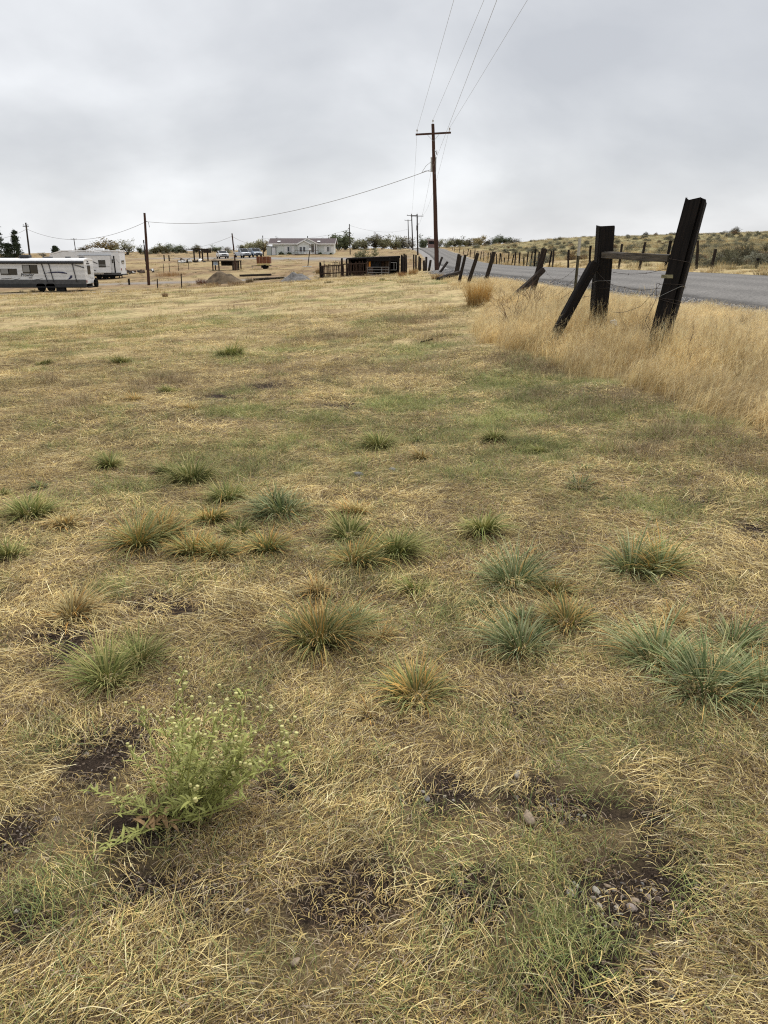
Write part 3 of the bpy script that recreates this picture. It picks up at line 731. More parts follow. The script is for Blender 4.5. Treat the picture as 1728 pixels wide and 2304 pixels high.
for t in [
 (65,1112,118,52,'g','green tussock with fine upright blades beside a patch of flattened straw'),
 (22,1203,90,52,'g','green tussock cut short beside darker flattened straw'),
 (412,1036,112,52,'g','olive tussock next to the green turf with a smaller clump against it'),
 (365,1022,50,30,'g','small olive clump leaning against a bigger olive tussock'),
 (490,1078,86,42,'g','low olive tussock beside the blue-green one'),
 (610,1112,140,70,'b','wide blue-green tussock with shorter blades next to the ring of orange clumps'),
 (590,1095,60,50,'b','narrow blue-green clump rising behind the wide blue-green tussock'),
 (300,1180,80,80,'o','orange-tipped clump at the end of the broken ring of tussocks'),
 (350,1165,90,60,'o','orange-tipped clump against the end clump of the broken ring of tussocks'),
 (420,1195,90,55,'o','orange-tipped clump in the broken ring of tussocks'),
 (470,1200,80,50,'o','orange-tipped clump in the broken ring of tussocks'),
 (515,1155,72,38,'g','small olive clump closing the broken ring of tussocks'),
 (455,1125,84,40,'o','low orange-brown clump behind the broken ring of tussocks'),
 (578,1190,76,58,'o','slim upright yellowish tussock between the ring and the blue-green tussock'),
 (755,1160,96,48,'g','olive clump forming the back of the horseshoe of tussocks'),
 (765,1218,112,60,'o','yellow-green clump forming the front of the horseshoe of tussocks'),
 (850,1200,104,70,'g','green clump forming the open arm of the horseshoe of tussocks'),
 (820,966,78,42,'g','olive tussock standing alone in the green turf near the middle of the field'),
 (1070,952,54,34,'g','small olive tussock standing alone in thin straw by the tall grass'),
 (1040,1150,72,60,'g','upright pale green tussock with fine splayed blades'),
 (1110,1262,136,84,'b','large round grey-green tussock with long arching blades'),
 (1200,1280,82,48,'o','small rusty-centred tussock touching a large grey-green one'),
 (1360,1235,90,80,'b','grey-green half of a double tussock with rusty middle'),
 (1425,1235,90,66,'o','rusty half of a double tussock with grey-green side'),
 (895,1272,74,34,'g','small flat green tussock with thin straggling blades'),
 (1045,1310,74,34,'b','small blue-green tussock with a rusty tip in its centre'),
 (1125,1402,122,84,'b','blue-green tussock in front of the dry orange clump'),
 (1130,1350,90,50,'b','blue-green clump between two tussocks and the dry orange clump'),
 (1225,1350,104,56,'o','dry orange clump beside a blue-green tussock'),
 (1425,1430,150,96,'b','big blue-green tussock with wide arching blades, joined to a bigger one'),
 (1525,1490,210,110,'b','biggest blue-green tussock with a rusty heart and wide arching blades'),
 (1580,1398,112,72,'b','compact dark blue-green tussock behind the biggest one'),
 (1645,1490,120,90,'b','blue-green tussock touching the biggest one, growing on towards the road'),
 (900,1506,148,74,'o','green tussock with brownish-orange middle standing alone in straw'),
 (152,1330,124,58,'d','low tan-orange clump without green blades'),
 (235,1470,110,84,'g','drooping yellow-green clump with pale hanging blades'),
 (305,1430,110,70,'g','upright yellow-green clump joined to the drooping one'),
 (690,1385,160,104,'o','bright orange-tipped round tussock with dark green skirt'),
 (770,1350,70,50,'b','narrow green fringe clump beside the bright orange-tipped tussock'),
 (822,1382,42,32,'d','tiny tan tuft near the bright orange-tipped tussock'),
 (806,1550,62,26,'d','thin tan-green tuft flattened in the straw'),
 (690,1280,62,42,'d','pale straw tuft behind the bright orange-tipped tussock'),
 (770,1108,110,34,'d','low tan clump behind the horseshoe of tussocks'),
 (1455,1340,80,34,'d','pale bleached straw tuft near the compact dark tussock'),
 (240,1010,52,40,'g','loose grey-olive tussock with thin blades'),
 (915,990,42,22,'d','small tan tuft below the lone olive tussock'),
 (1262,1018,44,22,'b','small bright green sprig near the brown weeds'),
 (1252,1056,54,28,'b','short bright green patch near the brown weeds'),
 (900,952,30,14,'b','tiny green sprig beside the lone olive tussock'),
 (88,1052,32,20,'b','tiny blue-green sprig near the first green tussock'),
 (4,1072,36,24,'g','small olive tuft half outside the straw edge'),
 (265,784,60,20,'g','dark green weed clump on pale straw far out in the field'),
 (412,884,50,18,'d','orange-tan tuft beside bare brown earth'),
 (95,788,44,16,'g','dull green weed clump on pale straw far out in the field'),
 (495,768,76,30,'g','straggling olive weed with thin stalks in the field'),
 (290,868,40,24,'d','yellowish weed tuft among brown weeds'),
 (370,846,70,16,'g','flat green weed among brown weeds'),
 (140,1135,80,34,'d','brown dead clump beside the green tussock'),
 (1165,975,40,12,'g','flat green tuft at the edge of brown weeds')]:
    tussock(*t)

# ------------------------------------------------------------------ flowering weed
leaf_m = mat('weed_leaf', (.36, .37, .105), rough=.6, var=.3, scale=40, rnd=.35, transl=.15)
stem_m = mat('weed_stem', (.34, .35, .10), rough=.6, var=.2, scale=30)
bud_m = mat('weed_bud', (.66, .62, .26), rough=.7, var=.25, scale=60, rnd=.15)
dead_m = mat('weed_dead_leaf', (.36, .23, .11), rough=.8, var=.3, scale=40, rnd=.2)
def leaf_mesh(nm, m, L_=.05, W=.009):
    mb = MB(); n = 5
    for i in range(n + 1):
        t = i / n; w = W * math.sin(math.pi * min(1, t * .93 + .07))**.8 * (1 if t < 1 else .1); z = .012 * math.sin(t * 2.6) - .012 * t
        mb.v += [(t * L_, -w / 2, z + w * .25), (t * L_, 0, z), (t * L_, w / 2, z + w * .25)]; mb.c += [(1,1,1)] * 3
    for i in range(n):
        for k in range(2): mb.f.append((i*3+k, i*3+k+1, i*3+k+4, i*3+k+3))
    me = mb.mesh(nm, True); me.materials.append(m); return me
LEAF = leaf_mesh('leaf', leaf_m); DEAD = leaf_mesh('dead_leaf', dead_m, .07, .014)
bm_ = MB(); bm_.lathe([(.001, 0), (.0045, .002), (.0055, .006), (.004, .010), (.006, .0125), (.002, .014)], n=7)
BUD = bm_.mesh('flower_bud', True); BUD.materials.append(bud_m)
wp = G(372 * D, 1765 * D)
weed = thing('flowering_weed', 'bushy green weed with pale yellow buds rising from matted straw', 'weed', wp)
def place(me, nm, parent, p, d, up=Vector((0, 0, 1)), s=1.):
    o = bpy.data.objects.new(nm, me); COL.objects.link(o); o.parent = parent
    x = Vector(d).normalized(); y = up.cross(x)
    if y.length < 1e-3: y = Vector((0, 1, 0))
    y.normalize(); z = x.cross(y)
    m = Matrix((x, y, z)).transposed().to_4x4(); m.translation = p
    o.matrix_local = m @ Matrix.Scale(s, 4)
    return o
nleaf = 0
stems = []
for i in range(32):                                  # main bush leaning right
    stems.append((R.gauss(.2, .95), R.uniform(.18, 1.0), R.uniform(.24, .42), R.uniform(-.25, .3)))
for i in range(3): stems.append((R.uniform(2.5, 3.5), R.uniform(.7, 1.1), R.uniform(.18, .30), R.uniform(-.1, .4)))
for i in range(3): stems.append((R.uniform(3.6, 4.3), R.uniform(1.15, 1.4), R.uniform(.20, .38), R.uniform(-.1, .15)))
for i in range(2): stems.append((R.uniform(-.5, -.2), 1.2, .30, -.25))
for si, (az_, le, L_, cu) in enumerate(stems):
    pts = [Vector((R.gauss(0, .025) + (.09 * R.random() if si < 32 else 0), R.gauss(0, .03) + (.05 * R.random() if si < 32 else 0), 0))]; a = le; h = az_; st = L_ / 7
    for k in range(7):
        pts.append(pts[-1] + Vector((math.cos(h) * math.sin(a), math.sin(h) * math.sin(a), math.cos(a))) * st); a += cu / 7; h += R.uniform(-.12, .12)
    mb = MB(); mb.tube(pts, [.0026 - .0002 * k for k in range(8)], 5)
    for k in range(26):
        t = R.uniform(.6, 6.9); j = int(t); p = pts[j].lerp(pts[j + 1], t - j); aa = R.uniform(0, 6.28); dv = Vector((math.cos(aa), math.sin(aa), R.uniform(.0, .8))).normalized(); sd_ = dv.cross(Vector((0, 0, 1))).normalized(); lf = R.uniform(.02, .05)
        mb.ribbon([p, p + dv * lf * .5 + Vector((0, 0, .003)), p + dv * lf], [.002, .007, .001], sd_, [(1,1,1)] * 3)
    heads = []
    if si < 34:
        for k in range(R.randint(3, 6)):             # branching flower stalks
            b = pts[R.choice([5, 6, 6, 7, 7])]; e_ = b + Vector((R.gauss(0, .022), R.gauss(0, .022), R.uniform(.015, .05)))
            mb.tube([b, (b + e_) / 2 + Vector((0, 0, .006)), e_], .0009, 4); heads.append(e_)
    so = mb.obj('stem', stem_m, weed)
    for e_ in heads: place(BUD, 'flower_bud', so, e_, Vector((1, 0, R.uniform(-.3, .3))), s=R.uniform(.7, 1.15))
    for k in range(9):
        if nleaf >= 296: break
        t = R.uniform(.8, 6.8); j = int(t); p = pts[j].lerp(pts[j + 1], t - j); aa = R.uniform(0, 6.28)
        place(LEAF, 'leaf', so, p, Vector((math.cos(aa), math.sin(aa), R.uniform(.1, .9))), s=R.uniform(.5, 1.1)); nleaf += 1
for k in range(14):
    aa = R.uniform(0, 6.28); place(DEAD, 'dead_leaf', weed, Vector((R.gauss(-.02, .03), R.gauss(-.03, .03), R.uniform(.005, .04))), Vector((math.cos(aa), math.sin(aa), R.uniform(-.1, .5))), s=R.uniform(.6, 1.2))

# ------------------------------------------------------------------ stones
def stone_mesh(nm, m, seed, flat=.6):
    import bmesh
    bm = bmesh.new(); bmesh.ops.create_icosphere(bm, subdivisions=2, radius=.5)
    for v in bm.verts:
        n = mnoise.noise(v.co * 1.6 + Vector((seed * 3.1, 0, 0))); v.co *= 1 + .42 * n + .16 * mnoise.noise(v.co * 4 + Vector((0, seed, 0))); v.co.z *= flat; v.co.y *= .72
    me = bpy.data.meshes.new(nm); bm.to_mesh(me); bm.free(); me.materials.append(m)
    me.polygons.foreach_set('use_smooth', [True] * len(me.polygons)); return me
STM = [mat('stone_pale', (.42,.385,.32), var=.3, scale=3, bump=.2), mat('stone_tan', (.35,.27,.19), var=.3, scale=3, bump=.2), mat('stone_grey', (.23,.22,.205), var=.3, scale=3, bump=.2),
       mat('stone_dark', (.10,.093,.086), var=.3, scale=3, bump=.2), mat('stone_pink', (.33,.27,.23), var=.3, scale=3, bump=.2)]
STN = ['pale', 'tan', 'grey', 'dark grey', 'pinkish']
SM = [[stone_mesh('pebble', m, 7 * i + j, [.5, .62, .42][j]) for j in range(3)] for i, m in enumerate(STM)]
def pebble(u, v, px, mi, label, group='pebbles in the bare dirt'):
    p = G(u * D, v * D); depth = p.y * cp + (EYE - p.z) * sp; s = px * D / F * depth
    o = meshobj('pebble', R.choice(SM[mi]), loc=p + Vector((0, 0, s * .16))); o.scale = (s * R.uniform(.85, 1.25), s * R.uniform(.8, 1.1), s); o.rotation_euler = (R.uniform(-.15, .15), R.uniform(-.15, .15), R.uniform(0, 6.28))
    tag(o, label, 'pebble', group)
for (u, v, px, mi) in [(1230,1932,26,0),(1287,1926,18,0),(1415,1926,15,0),(1400,1942,22,4),(1422,1942,20,4),(1372,1952,24,1),(1362,1966,28,4),(1282,1942,16,4),(1325,1923,15,2),(1312,1916,15,1),
        (1295,1958,14,0),(1330,1962,16,0),(1268,1945,12,3),(1385,1925,10,0),(1247,1915,11,0),(1310,1928,12,2),(1345,1910,11,3),(1240,1910,12,2),(1290,1905,9,3),(1405,1968,10,1),(1420,1980,9,3),(1330,1995,8,0),
        (1376,1998,9,1),(1280,1970,10,3),(1302,1975,9,2),(1350,1940,9,3),(1256,1928,10,3),(1440,1925,9,0),(1388,1910,9,2),(1265,1960,9,2),(1318,1945,9,3),(1340,1976,11,2),(1298,1938,8,0),(1410,1912,9,1)]:
    pebble(u, v, px, mi, 'rounded %s pebble lying in the stony bare dirt patch' % STN[mi], STN[mi] + ' pebbles in the stony dirt patch')
for (u, v, px, mi) in [(1210,1752,18,1),(1225,1764,15,0),(1262,1764,11,0),(1190,1740,12,2),(1180,1752,10,3),(1198,1738,10,3),(1250,1762,10,2),(1245,1772,10,0),(1172,1746,9,0),(1205,1728,8,2)]:
    pebble(u, v, px, mi, 'small %s pebble among dark grit in the narrow dirt patch' % STN[mi], STN[mi] + ' pebbles in the narrow dirt patch')
for (u, v, px, mi, lb) in [(1140,1772,42,1,'flat tan stone half buried under straw by the narrow dirt patch'),(1118,1676,24,0,'flat pale stone in straw above the narrow dirt patch'),(922,1728,24,2,'grey angular stone in the corner of the dark dirt patch'),
        (912,1712,12,0,'small pale stone on the edge of the dark dirt patch'),(350,1953,20,1,'round tan stone in the litter-strewn bare dirt below the weed'),(637,2080,28,1,'round smooth tan stone lying under a long straw'),
        (800,1405,14,0,'small white stone beside the tiny tan tuft'),(1040,1342,14,0,'small whitish stone between blue-green tussocks'),(775,1028,22,2,'grey lumpy stone near the green turf'),(848,1018,20,2,'grey stone with straw piled against it'),
        (778,1036,14,0,'pale stone in front of a grey lumpy one'),(1450,2150,26,2,'bluish grey stone half covered by green straw'),(1030,1990,16,1,'tan stone on the edge of grassy litter'),(925,2075,26,3,'dark purplish flat stone lying in loose straw'),
        (36,1970,14,0,'small pale round stone in the flattened straw near dirt'),(1530,2180,22,2,'dull grey stone sunk in green straw'),(960,1722,9,0,'tiny white chip in the dark dirt patch'),(980,1730,9,0,'tiny white chip in the dark dirt patch')]:
    pebble(u, v, px, mi, lb, 'stones lying in the straw')

# crumbs of soil in the bare patches: one mass
CRUMB_COL = proto_col('soil_crumbs')
for k in range(4):
    mb = MB()
    for i in range(90):
        a = R.uniform(0, 6.28); r = .09 * math.sqrt(R.random()); s = R.uniform(.002, .0062) * (2.2 if R.random() < .06 else 1)
        c = R.choice([(.09,.066,.05),(.12,.09,.066),(.07,.052,.04),(.15,.115,.085),(.10,.075,.058),(.28,.24,.20)] )
        mb.box((r * math.cos(a), r * math.sin(a), s * .15), (s, s * R.uniform(.6, 1), s * R.uniform(.5, .9)), Euler((R.random() * 3, R.random() * 3, R.random() * 3)).to_matrix(), c)
    add_proto(CRUMB_COL, 'crumbs_%02d' % k, mb, mat('crumb_%d' % k, (1, 1, 1), var=0, attr='tint', rnd=.15, rough=.95, spec=.1))
x, y = cand(130, .4, 6, .8); k = NR.random(len(x)) < soil_amt(x, y, .02); x, y = x[k], y[k]
scatter('soil_crumbs', 'crumbs of dark soil in the bare patches of the field', 'soil', CRUMB_COL, np.c_[x, y, ground(x, y)], slope_rot(x, y, NR.uniform(0, 6.28, len(x))), np.ones((len(x), 3)) * NR.uniform(.8, 1.3, len(x))[:, None], NR.integers(0, 4, len(x)))
# ------------------------------------------------------------------ fence beside the road
tie_m = mat('creosote_wood', (.0125, .0095, .0082), rough=.85, var=.6, scale=9, bump=.9, stretch=(6, 6, .35), col2=(.0028, .0024, .0024), spec=.2)
post_m = mat('dark_weathered_wood', (.045, .034, .027), rough=.9, var=.5, scale=9, bump=.9, stretch=(6, 6, .5), col2=(.010, .008, .007), spec=.2)
grey_m = mat('grey_weathered_wood', (.105, .088, .068), rough=.9, var=.5, scale=9, bump=.8, stretch=(5, 5, .5), col2=(.03, .025, .02))
wire_m = mat('rusty_wire', (.075, .06, .052), rough=.7, var=.4, scale=20, metal=.3)
galv_m = mat('galvanised_wire', (.30, .30, .29), rough=.5, var=.2, scale=20, metal=.5)
def timber(name, a, b, w, d, m, roll=0, seed=0, rough=.006, splits=(), round_=.25, taper=.0, parent=None):
    """a rough sawn or round timber from foot a to head b"""
    a = Vector(a); b = Vector(b); L_ = (b - a).length; n = 16; per = 24; mb = MB()
    rn = random.Random(seed + 5)
    for i in range(n + 1):
        t = i / n
        for k in range(per):
            an_ = 2 * math.pi * (k + .5) / per; c, s = math.cos(an_), math.sin(an_)
            e_ = 2 / (round_ * 8 if round_ >= 1 else (2 + 6 * (1 - round_)))
            x = abs(c)**e_ * (1 if c > 0 else -1) * w / 2; y = abs(s)**e_ * (1 if s > 0 else -1) * d / 2
            f = 1 - taper * t
            nn = mnoise.noise(Vector((c * 1.8 + seed, s * 1.8, t * L_ * 1.3))) * 2 + mnoise.noise(Vector((c * 5 + seed, s * 5, t * L_ * .8)))
            f += nn * rough / max(w, d) * 2
            for (ka, dep, t0) in splits:
                if k == ka and t > t0: f -= dep * min(1, (t - t0) * 4)
            zz = t * L_
            if i == n: zz += mnoise.noise(Vector((c * 2 + seed * 2, s * 2, 7))) * .05 * min(1, w * 5)
            mb.v.append((x * f, y * f, zz)); mb.c.append((1,1,1))
    for i in range(n):
        for k in range(per): mb.f.append((i*per+k, i*per+(k+1) % per, (i+1)*per+(k+1) % per, (i+1)*per+k))
    mb.f.append(tuple(range(n*per, (n+1)*per))); mb.f.append(tuple(reversed(range(per))))
    o = mb.obj(name, m, parent)
    q = (b - a).to_track_quat('Z', 'Y') @ Matrix.Rotation(roll, 3, 'Z').to_quaternion()
    o.rotation_mode = 'QUATERNION'; o.rotation_quaternion = q; o.location = a
    return o
def post(u0, v0, u1, v1, Y, w, d, m, label, roll=0, seed=0, dYtop=0, sink=.25, name='fence_post', group=None, cat='post', **k):
    g = on(u0, Y); top = P(u1, v1, Y + dYtop); dirn = (g - top).normalized()
    o = timber(name, g + dirn * sink, top, w, d, m, roll, seed, **k)
    tag(o, label, cat, group); return o, g, top
big, bg, bt = post(1474, 805, 1567, 452, 9.5, .225, .275, tie_m, 'thick black railroad-tie post leaning hard, split at its top', roll=.62, seed=3, dYtop=.15, splits=((7, .38, .25), (8, .16, .2), (13, .1, .4), (2, .12, .5)), round_=.1)
mid, mg, mt = post(1342, 765, 1362, 510, 11.3, .225, .21, tie_m, 'thick black railroad-tie post standing upright beside the leaning one', roll=.08, seed=8, splits=((17, .08, .3), (19, .07, .1)), round_=.15)
br, _, _ = post(1232, 790, 1338, 592, 11.0, .13, .13, tie_m, 'dark round brace log propped against the upright tie post', seed=12, round_=.75, dYtop=.15, name='brace_log', cat='log')
# rail, T-post and their fixings
ra, rb = P(1358, 574, 11.16), P(1506, 581, 9.62)
tag(timber('fence_rail', ra, rb, .065, .085, grey_m, seed=4, round_=.5), 'grey weathered rail spanning the two thick tie posts', 'rail')
tpost = thing('steel_post', 'thin steel post with pale tip leaning behind the brace log', 'post', on(1284, 13.2))
a_, b_ = on(1284, 13.2) - tpost.location + Vector((0, 0, -.2)), P(1305, 536, 13.2) - tpost.location
mb = MB(); mb.beam(a_, a_.lerp(b_, .84), .012, .045); mb.beam(a_ + Vector((0, -.02, 0)), a_.lerp(b_, .84) + Vector((0, -.02, 0)), .045, .01)
mb.obj('shaft', mat('tpost_green', (.10, .09, .055), var=.4, scale=14, rough=.7), tpost)
mb = MB(); mb.beam(a_.lerp(b_, .84), b_, .014, .047); mb.beam(a_.lerp(b_, .84) + Vector((0, -.02, 0)), b_ + Vector((0, -.02, 0)), .047, .012)
mb.obj('painted_tip', mat('tpost_tip', (.55, .53, .47), var=.2, scale=14), tpost)
def along(a, b, t): return Vector(a).lerp(Vector(b), t)
# wraps of wire round the ties: parts of the posts
def wrap(owner, foot, top, t, rad_x, rad_y, roll, tilt=0., m=wire_m, th=.0026, nm='wire_wrap'):
    c = foot.lerp(top, t); q = (top - foot).to_track_quat('Z', 'Y').to_matrix() @ Matrix.Rotation(roll, 3, 'Z'); pts = []
    for k in range(25):
        a = 2 * math.pi * k / 24; cx_, sy_ = math.cos(a), math.sin(a)
        x = abs(cx_)**.32 * (1 if cx_ > 0 else -1) * rad_x; y = abs(sy_)**.32 * (1 if sy_ > 0 else -1) * rad_y
        pts.append(c + q @ Vector((x, y, tilt * x)))
    mb = MB(); mb.tube(pts, th, 4, cap=False); o = mb.obj(nm, m)
    o.parent = owner; o.matrix_parent_inverse = owner.matrix_basis.inverted(); return o
for t, ti, m_ in [(.62, .05, wire_m), (.47, -.1, wire_m), (.375, 0, wire_m), (.36, .12, wire_m), (.425, -.7, galv_m)]: wrap(big, bg, bt, t, .121, .147, .62, ti, m_, .003)
for t, ti in [(.33, .1), (.36, -.25), (.52, -.5), (.53, .2)]: wrap(mid, mg, mt, t, .119, .112, .08, ti, galv_m if t == .53 else wire_m, .0026)
q = (bt - bg).to_track_quat('Z', 'Y').to_matrix() @ Matrix.Rotation(.62, 3, 'Z')
tg = (Vector((0, 0, EYE)) - bg).normalized(); qx = Vector((1, -.25, 0)).normalized(); qz = (bt - bg).normalized(); qy = qz.cross(qx).normalized(); qm = Matrix((qx, qy, qy.cross(qx) * -1)).transposed()
mb = MB(); mb.box(P(1501, 622, 9.30), (.13, .012, .04), qm)
o = mb.obj('wooden_tag', mat('tag_wood', (.24, .22, .13), var=.4, scale=20)); o.parent = big; o.matrix_parent_inverse = big.matrix_basis.inverted(); o['label'] = 'pale olive wooden tag nailed to the post'
# barbed wire strands
def strand(pts, label, th=.0028, barbs=True, m=wire_m, name='barbed_wire', group='loose barbed wire strands'):
    out_ = []
    for i in range(len(pts) - 1):
        a, b = Vector(pts[i]), Vector(pts[i + 1]); n = max(3, int((b - a).length / .25))
        for k in range(n): 
            t = k / n; out_.append(a.lerp(b, t) - Vector((0, 0, math.sin(math.pi * t) * .03 * (b - a).length)) + Vector((R.gauss(0, .004), R.gauss(0, .004), R.gauss(0, .004))))
    out_.append(Vector(pts[-1])); mb = MB(); mb.tube(out_, th, 4)
    if barbs:
        for k in range(1, len(out_) - 1):
            if k % 2 == 0:
                c = out_[k]
                for s in (-1, 1): mb.beam(c - Vector((.004, s * .01, .012)), c + Vector((.004, s * .01, .012)), .002, .002)
    return tag(mb.obj(name, m), label, 'wire', group)
strand([P(1378, 612, 11.2), P(1500, 605, 9.6)], 'taut barbed wire strand just below the rail between tie posts')
strand([P(1370, 637, 11.2), P(1488, 648, 9.5)], 'sagging barbed wire strand midway between the tie posts')
strand([P(1340, 608, 11.2), P(1372, 638, 11.05), P(1380, 644, 11.0)], 'short slack wire hanging off the upright tie post', barbs=False)
strand([P(1490, 640, 9.4), P(1478, 638, 9.4), P(1476, 672, 9.4), P(1452, 722, 9.3), P(1462, 742, 9.3)], 'bent wire loop hanging off the leaning tie post', barbs=False, th=.0034)
strand([P(1484, 640, 9.5), P(1440, 690, 10), P(1380, 702, 11)], 'low slack wire drooping through dry stems between tie posts')
strand([P(1338, 610, 11.2), P(1300, 618, 13), P(1215, 658, 20.5)], 'barbed wire running from the upright tie post to the crossed posts')
strand([P(1330, 665, 11.1), P(1285, 655, 13), P(1200, 665, 20.8)], 'low barbed wire running behind the brace log')
strand([P(1300, 600, 13.2), P(1225, 606, 21)], 'thin wire from the steel post to the crossed posts', th=.0022)
# posts further along
for (u0, v0, u1, v1, Y, w, lb, sd) in [
  (1192, 670, 1226, 560, 21, .135, 'leaning dark post with a log propped across it', 21),
  (1092, 640, 1112, 567, 29.5, .145, 'thick leaning post with pale top, apart from the row', 22),
  (1054, 642, 1075, 570, 29.5, .125, 'leaning post in the slanted row, next to the orange grass', 23),
  (1033, 638, 1047, 573, 31, .105, 'slimmer leaning post in the slanted row', 24),
  (1022, 622, 1033, 572, 36, .125, 'leaning post standing right against another one', 25),
  (1026, 618, 1036, 575, 37, .12, 'leaning post standing right against another one', 26)]:
    post(u0, v0, u1, v1, Y, w, w, post_m, lb, seed=sd, round_=.7, rough=.012, group='leaning posts along the road')
def log(p, q, w, label, sd, m=post_m, name='fallen_post'):
    return tag(timber(name, p, q, w, w, m, seed=sd, round_=.8, rough=.012), label, 'log', 'fallen fence posts')
log(on(1150, 20.2, .05), P(1222, 607, 20.9), .125, 'fallen dark log propped on the crossed leaning post', 31)
log(on(985, 33, .04), P(1036, 612, 35.4), .15, 'fallen post resting against the slanted row of posts', 32)
log(on(988, 50, 0), P(1007, 590, 50.5), .13, 'short post leaning away from the tall utility pole base', 33)
log(on(984, 59.5, -.1), P(995, 579, 60), .13, 'short leaning post half hidden by the utility pole', 34)
for (u0, u1, v1, Y, w, sd) in [(964, 969, 585, 58, .15, 41), (958, 959, 578, 60, .15, 42), (954, 954, 586, 61, .16, 43), (945, 946, 580, 66, .14, 44), (942, 943, 577, 72, .14, 45), (936, 936, 574, 80, .15, 46), (931, 931, 573, 88, .15, 47), (912, 913, 573, 86, .16, 48), (907, 908, 577, 87, .16, 49), (903, 904, 570, 89, .18, 50), (915, 914, 575, 90, .15, 51)]:
    g = on(u0, Y); top = P(u1, v1, Y)
    if top.z - g.z > 2.1: top.z = g.z + 2.1
    o = timber('fence_post', g - Vector((0, 0, .25)), top, w, w, post_m, seed=sd, round_=.75, rough=.015)
    tag(o, 'short dark post in the row between the corral and the utility pole', 'post', 'short posts by the corral')

# orange dry grass clump, leafless shrubs, litter
def big_clump(u, v, w, h, pal, label, n=500, name='grass_clump', lean=.25):
    p = G(u, v); depth = p.y * cp + (EYE - p.z) * sp; rad = w / F * depth * .5; ht = h / F * depth * 1.05; mb = MB()
    for i in range(n):
        r = rad * math.sqrt(R.random()) * .75; a = R.uniform(0, 6.28); c = pick(pal)
        blade(mb, (r * math.cos(a), r * math.sin(a), -.02), a + R.gauss(0, .6), abs(R.gauss(.1, lean)), ht * R.uniform(.6, 1.1), .004 + depth * .0002, (mixcol(c, (.2,.13,.06), .4), c), R.uniform(.05, .7), 4)
    return tag(mb.obj(name, grass_mat, colors=True, loc=p), label, 'grass clump')
big_clump(1075, 688, 62, 58, [(.56,.36,.12),(.50,.31,.10),(.62,.43,.17),(.58,.42,.20)], 'bright orange-gold grass clump in front of the slanted row of posts', 800)
big_clump(905, 622, 24, 12, [(.34,.17,.07),(.28,.15,.07)], 'rust-brown weeds growing at the corral corner', 200)
big_clump(930, 618, 26, 16, [(.42,.24,.10),(.50,.34,.15)], 'rusty orange weeds between the corral and the road', 200)
big_clump(985, 628, 40, 14, [(.28,.17,.09),(.36,.25,.12)], 'brown weeds around the foot of the utility pole', 260)
twig_m = mat('bare_twigs', (.17, .105, .07), rough=.85, var=.4, scale=30)
def shrub(p, ht, label, seed, n0=7, th=.006, m=twig_m, name='bare_shrub', spread=.5):
    rn = random.Random(seed); mb = MB()
    def br_(p, d, L_, t, lv):
        pts = [p]; n = 4
        for i in range(n):
            d = (d + Vector((rn.gauss(0, .16), rn.gauss(0, .16), rn.gauss(.05, .1)))).normalized(); pts.append(pts[-1] + d * L_ / n)
        mb.tube(pts, [t * (1 - .5 * i / n) for i in range(n + 1)], 4, cap=False)
        if lv > 0:
            for k in range(rn.randint(2, 4)):
                q = pts[rn.randint(1, n)]; dd = (d + Vector((rn.gauss(0, .6), rn.gauss(0, .6), rn.gauss(.2, .4)))).normalized()
                br_(q, dd, L_ * rn.uniform(.4, .7), t * .55, lv - 1)
    for i in range(n0): br_(Vector((rn.gauss(0, .03), rn.gauss(0, .03), -.02)), Vector((rn.gauss(0, spread), rn.gauss(0, spread), 1)).normalized(), ht * rn.uniform(.5, .75), th, 2)
    return tag(mb.obj(name, m, loc=p), label, 'shrub', 'leafless roadside shrubs')
shrub(on(1145, 13.6), .62, 'leafless brown shrub with forked stems at the golden grass edge', 1, 6, .007)
shrub(on(1168, 15), .62, 'finely twigged brown shrub behind the forked leafless shrub', 2, 12, .004)
shrub(on(1200, 17.5), .75, 'dense dark-twigged shrub at the crossed leaning posts', 3, 14, .005)
shrub(on(1232, 14.5), .55, 'thin bent twigs beside the brace log', 4, 8, .004)
shrub(on(1445, 10.2), .60, 'tangled reddish twigs against the leaning tie post', 5, 12, .0035)
shrub(on(1400, 10.8), .45, 'fine bare twigs between the two tie posts', 6, 10, .003)
shrub(on(1545, 8.6), .5, 'dead brown weed stalk with clustered heads in the golden grass', 7, 3, .005, spread=.15)
shrub(on(1130, 18), .55, 'leafless twigs near the orange-gold clump', 8, 8, .005)
shrub(on(1660, 12.5), .34, 'low grey twiggy patch in golden grass near the road', 9, 16, .004, mat('grey_twigs', (.2,.165,.13), var=.3), spread=1.1)
tag(timber('stick', G(908 * D, 742 * D) + Vector((0,0,.02)), G(934 * D, 738 * D) + Vector((0,0,.04)), .025, .025, post_m, seed=3, round_=.8), 'short dark stick lying on the field', 'stick')
tag(timber('board', on(1105, 13.3, .05), on(1145, 13.5, .07), .10, .05, grey_m, seed=6), 'grey broken board lying at the golden grass edge', 'board')
mb = MB()
for k in range(9): mb.box((R.gauss(0, .02), R.gauss(0, .02), R.gauss(0, .015)), (.05, .03, .04), Euler((R.random() * 3, R.random() * 3, R.random() * 3)).to_matrix())
tag(mb.obj('crumpled_paper', mat('paper', (.78, .77, .74), var=.1), loc=P(1381, 729, 11.0)), 'scrap of white litter caught in grass behind tie posts', 'litter')

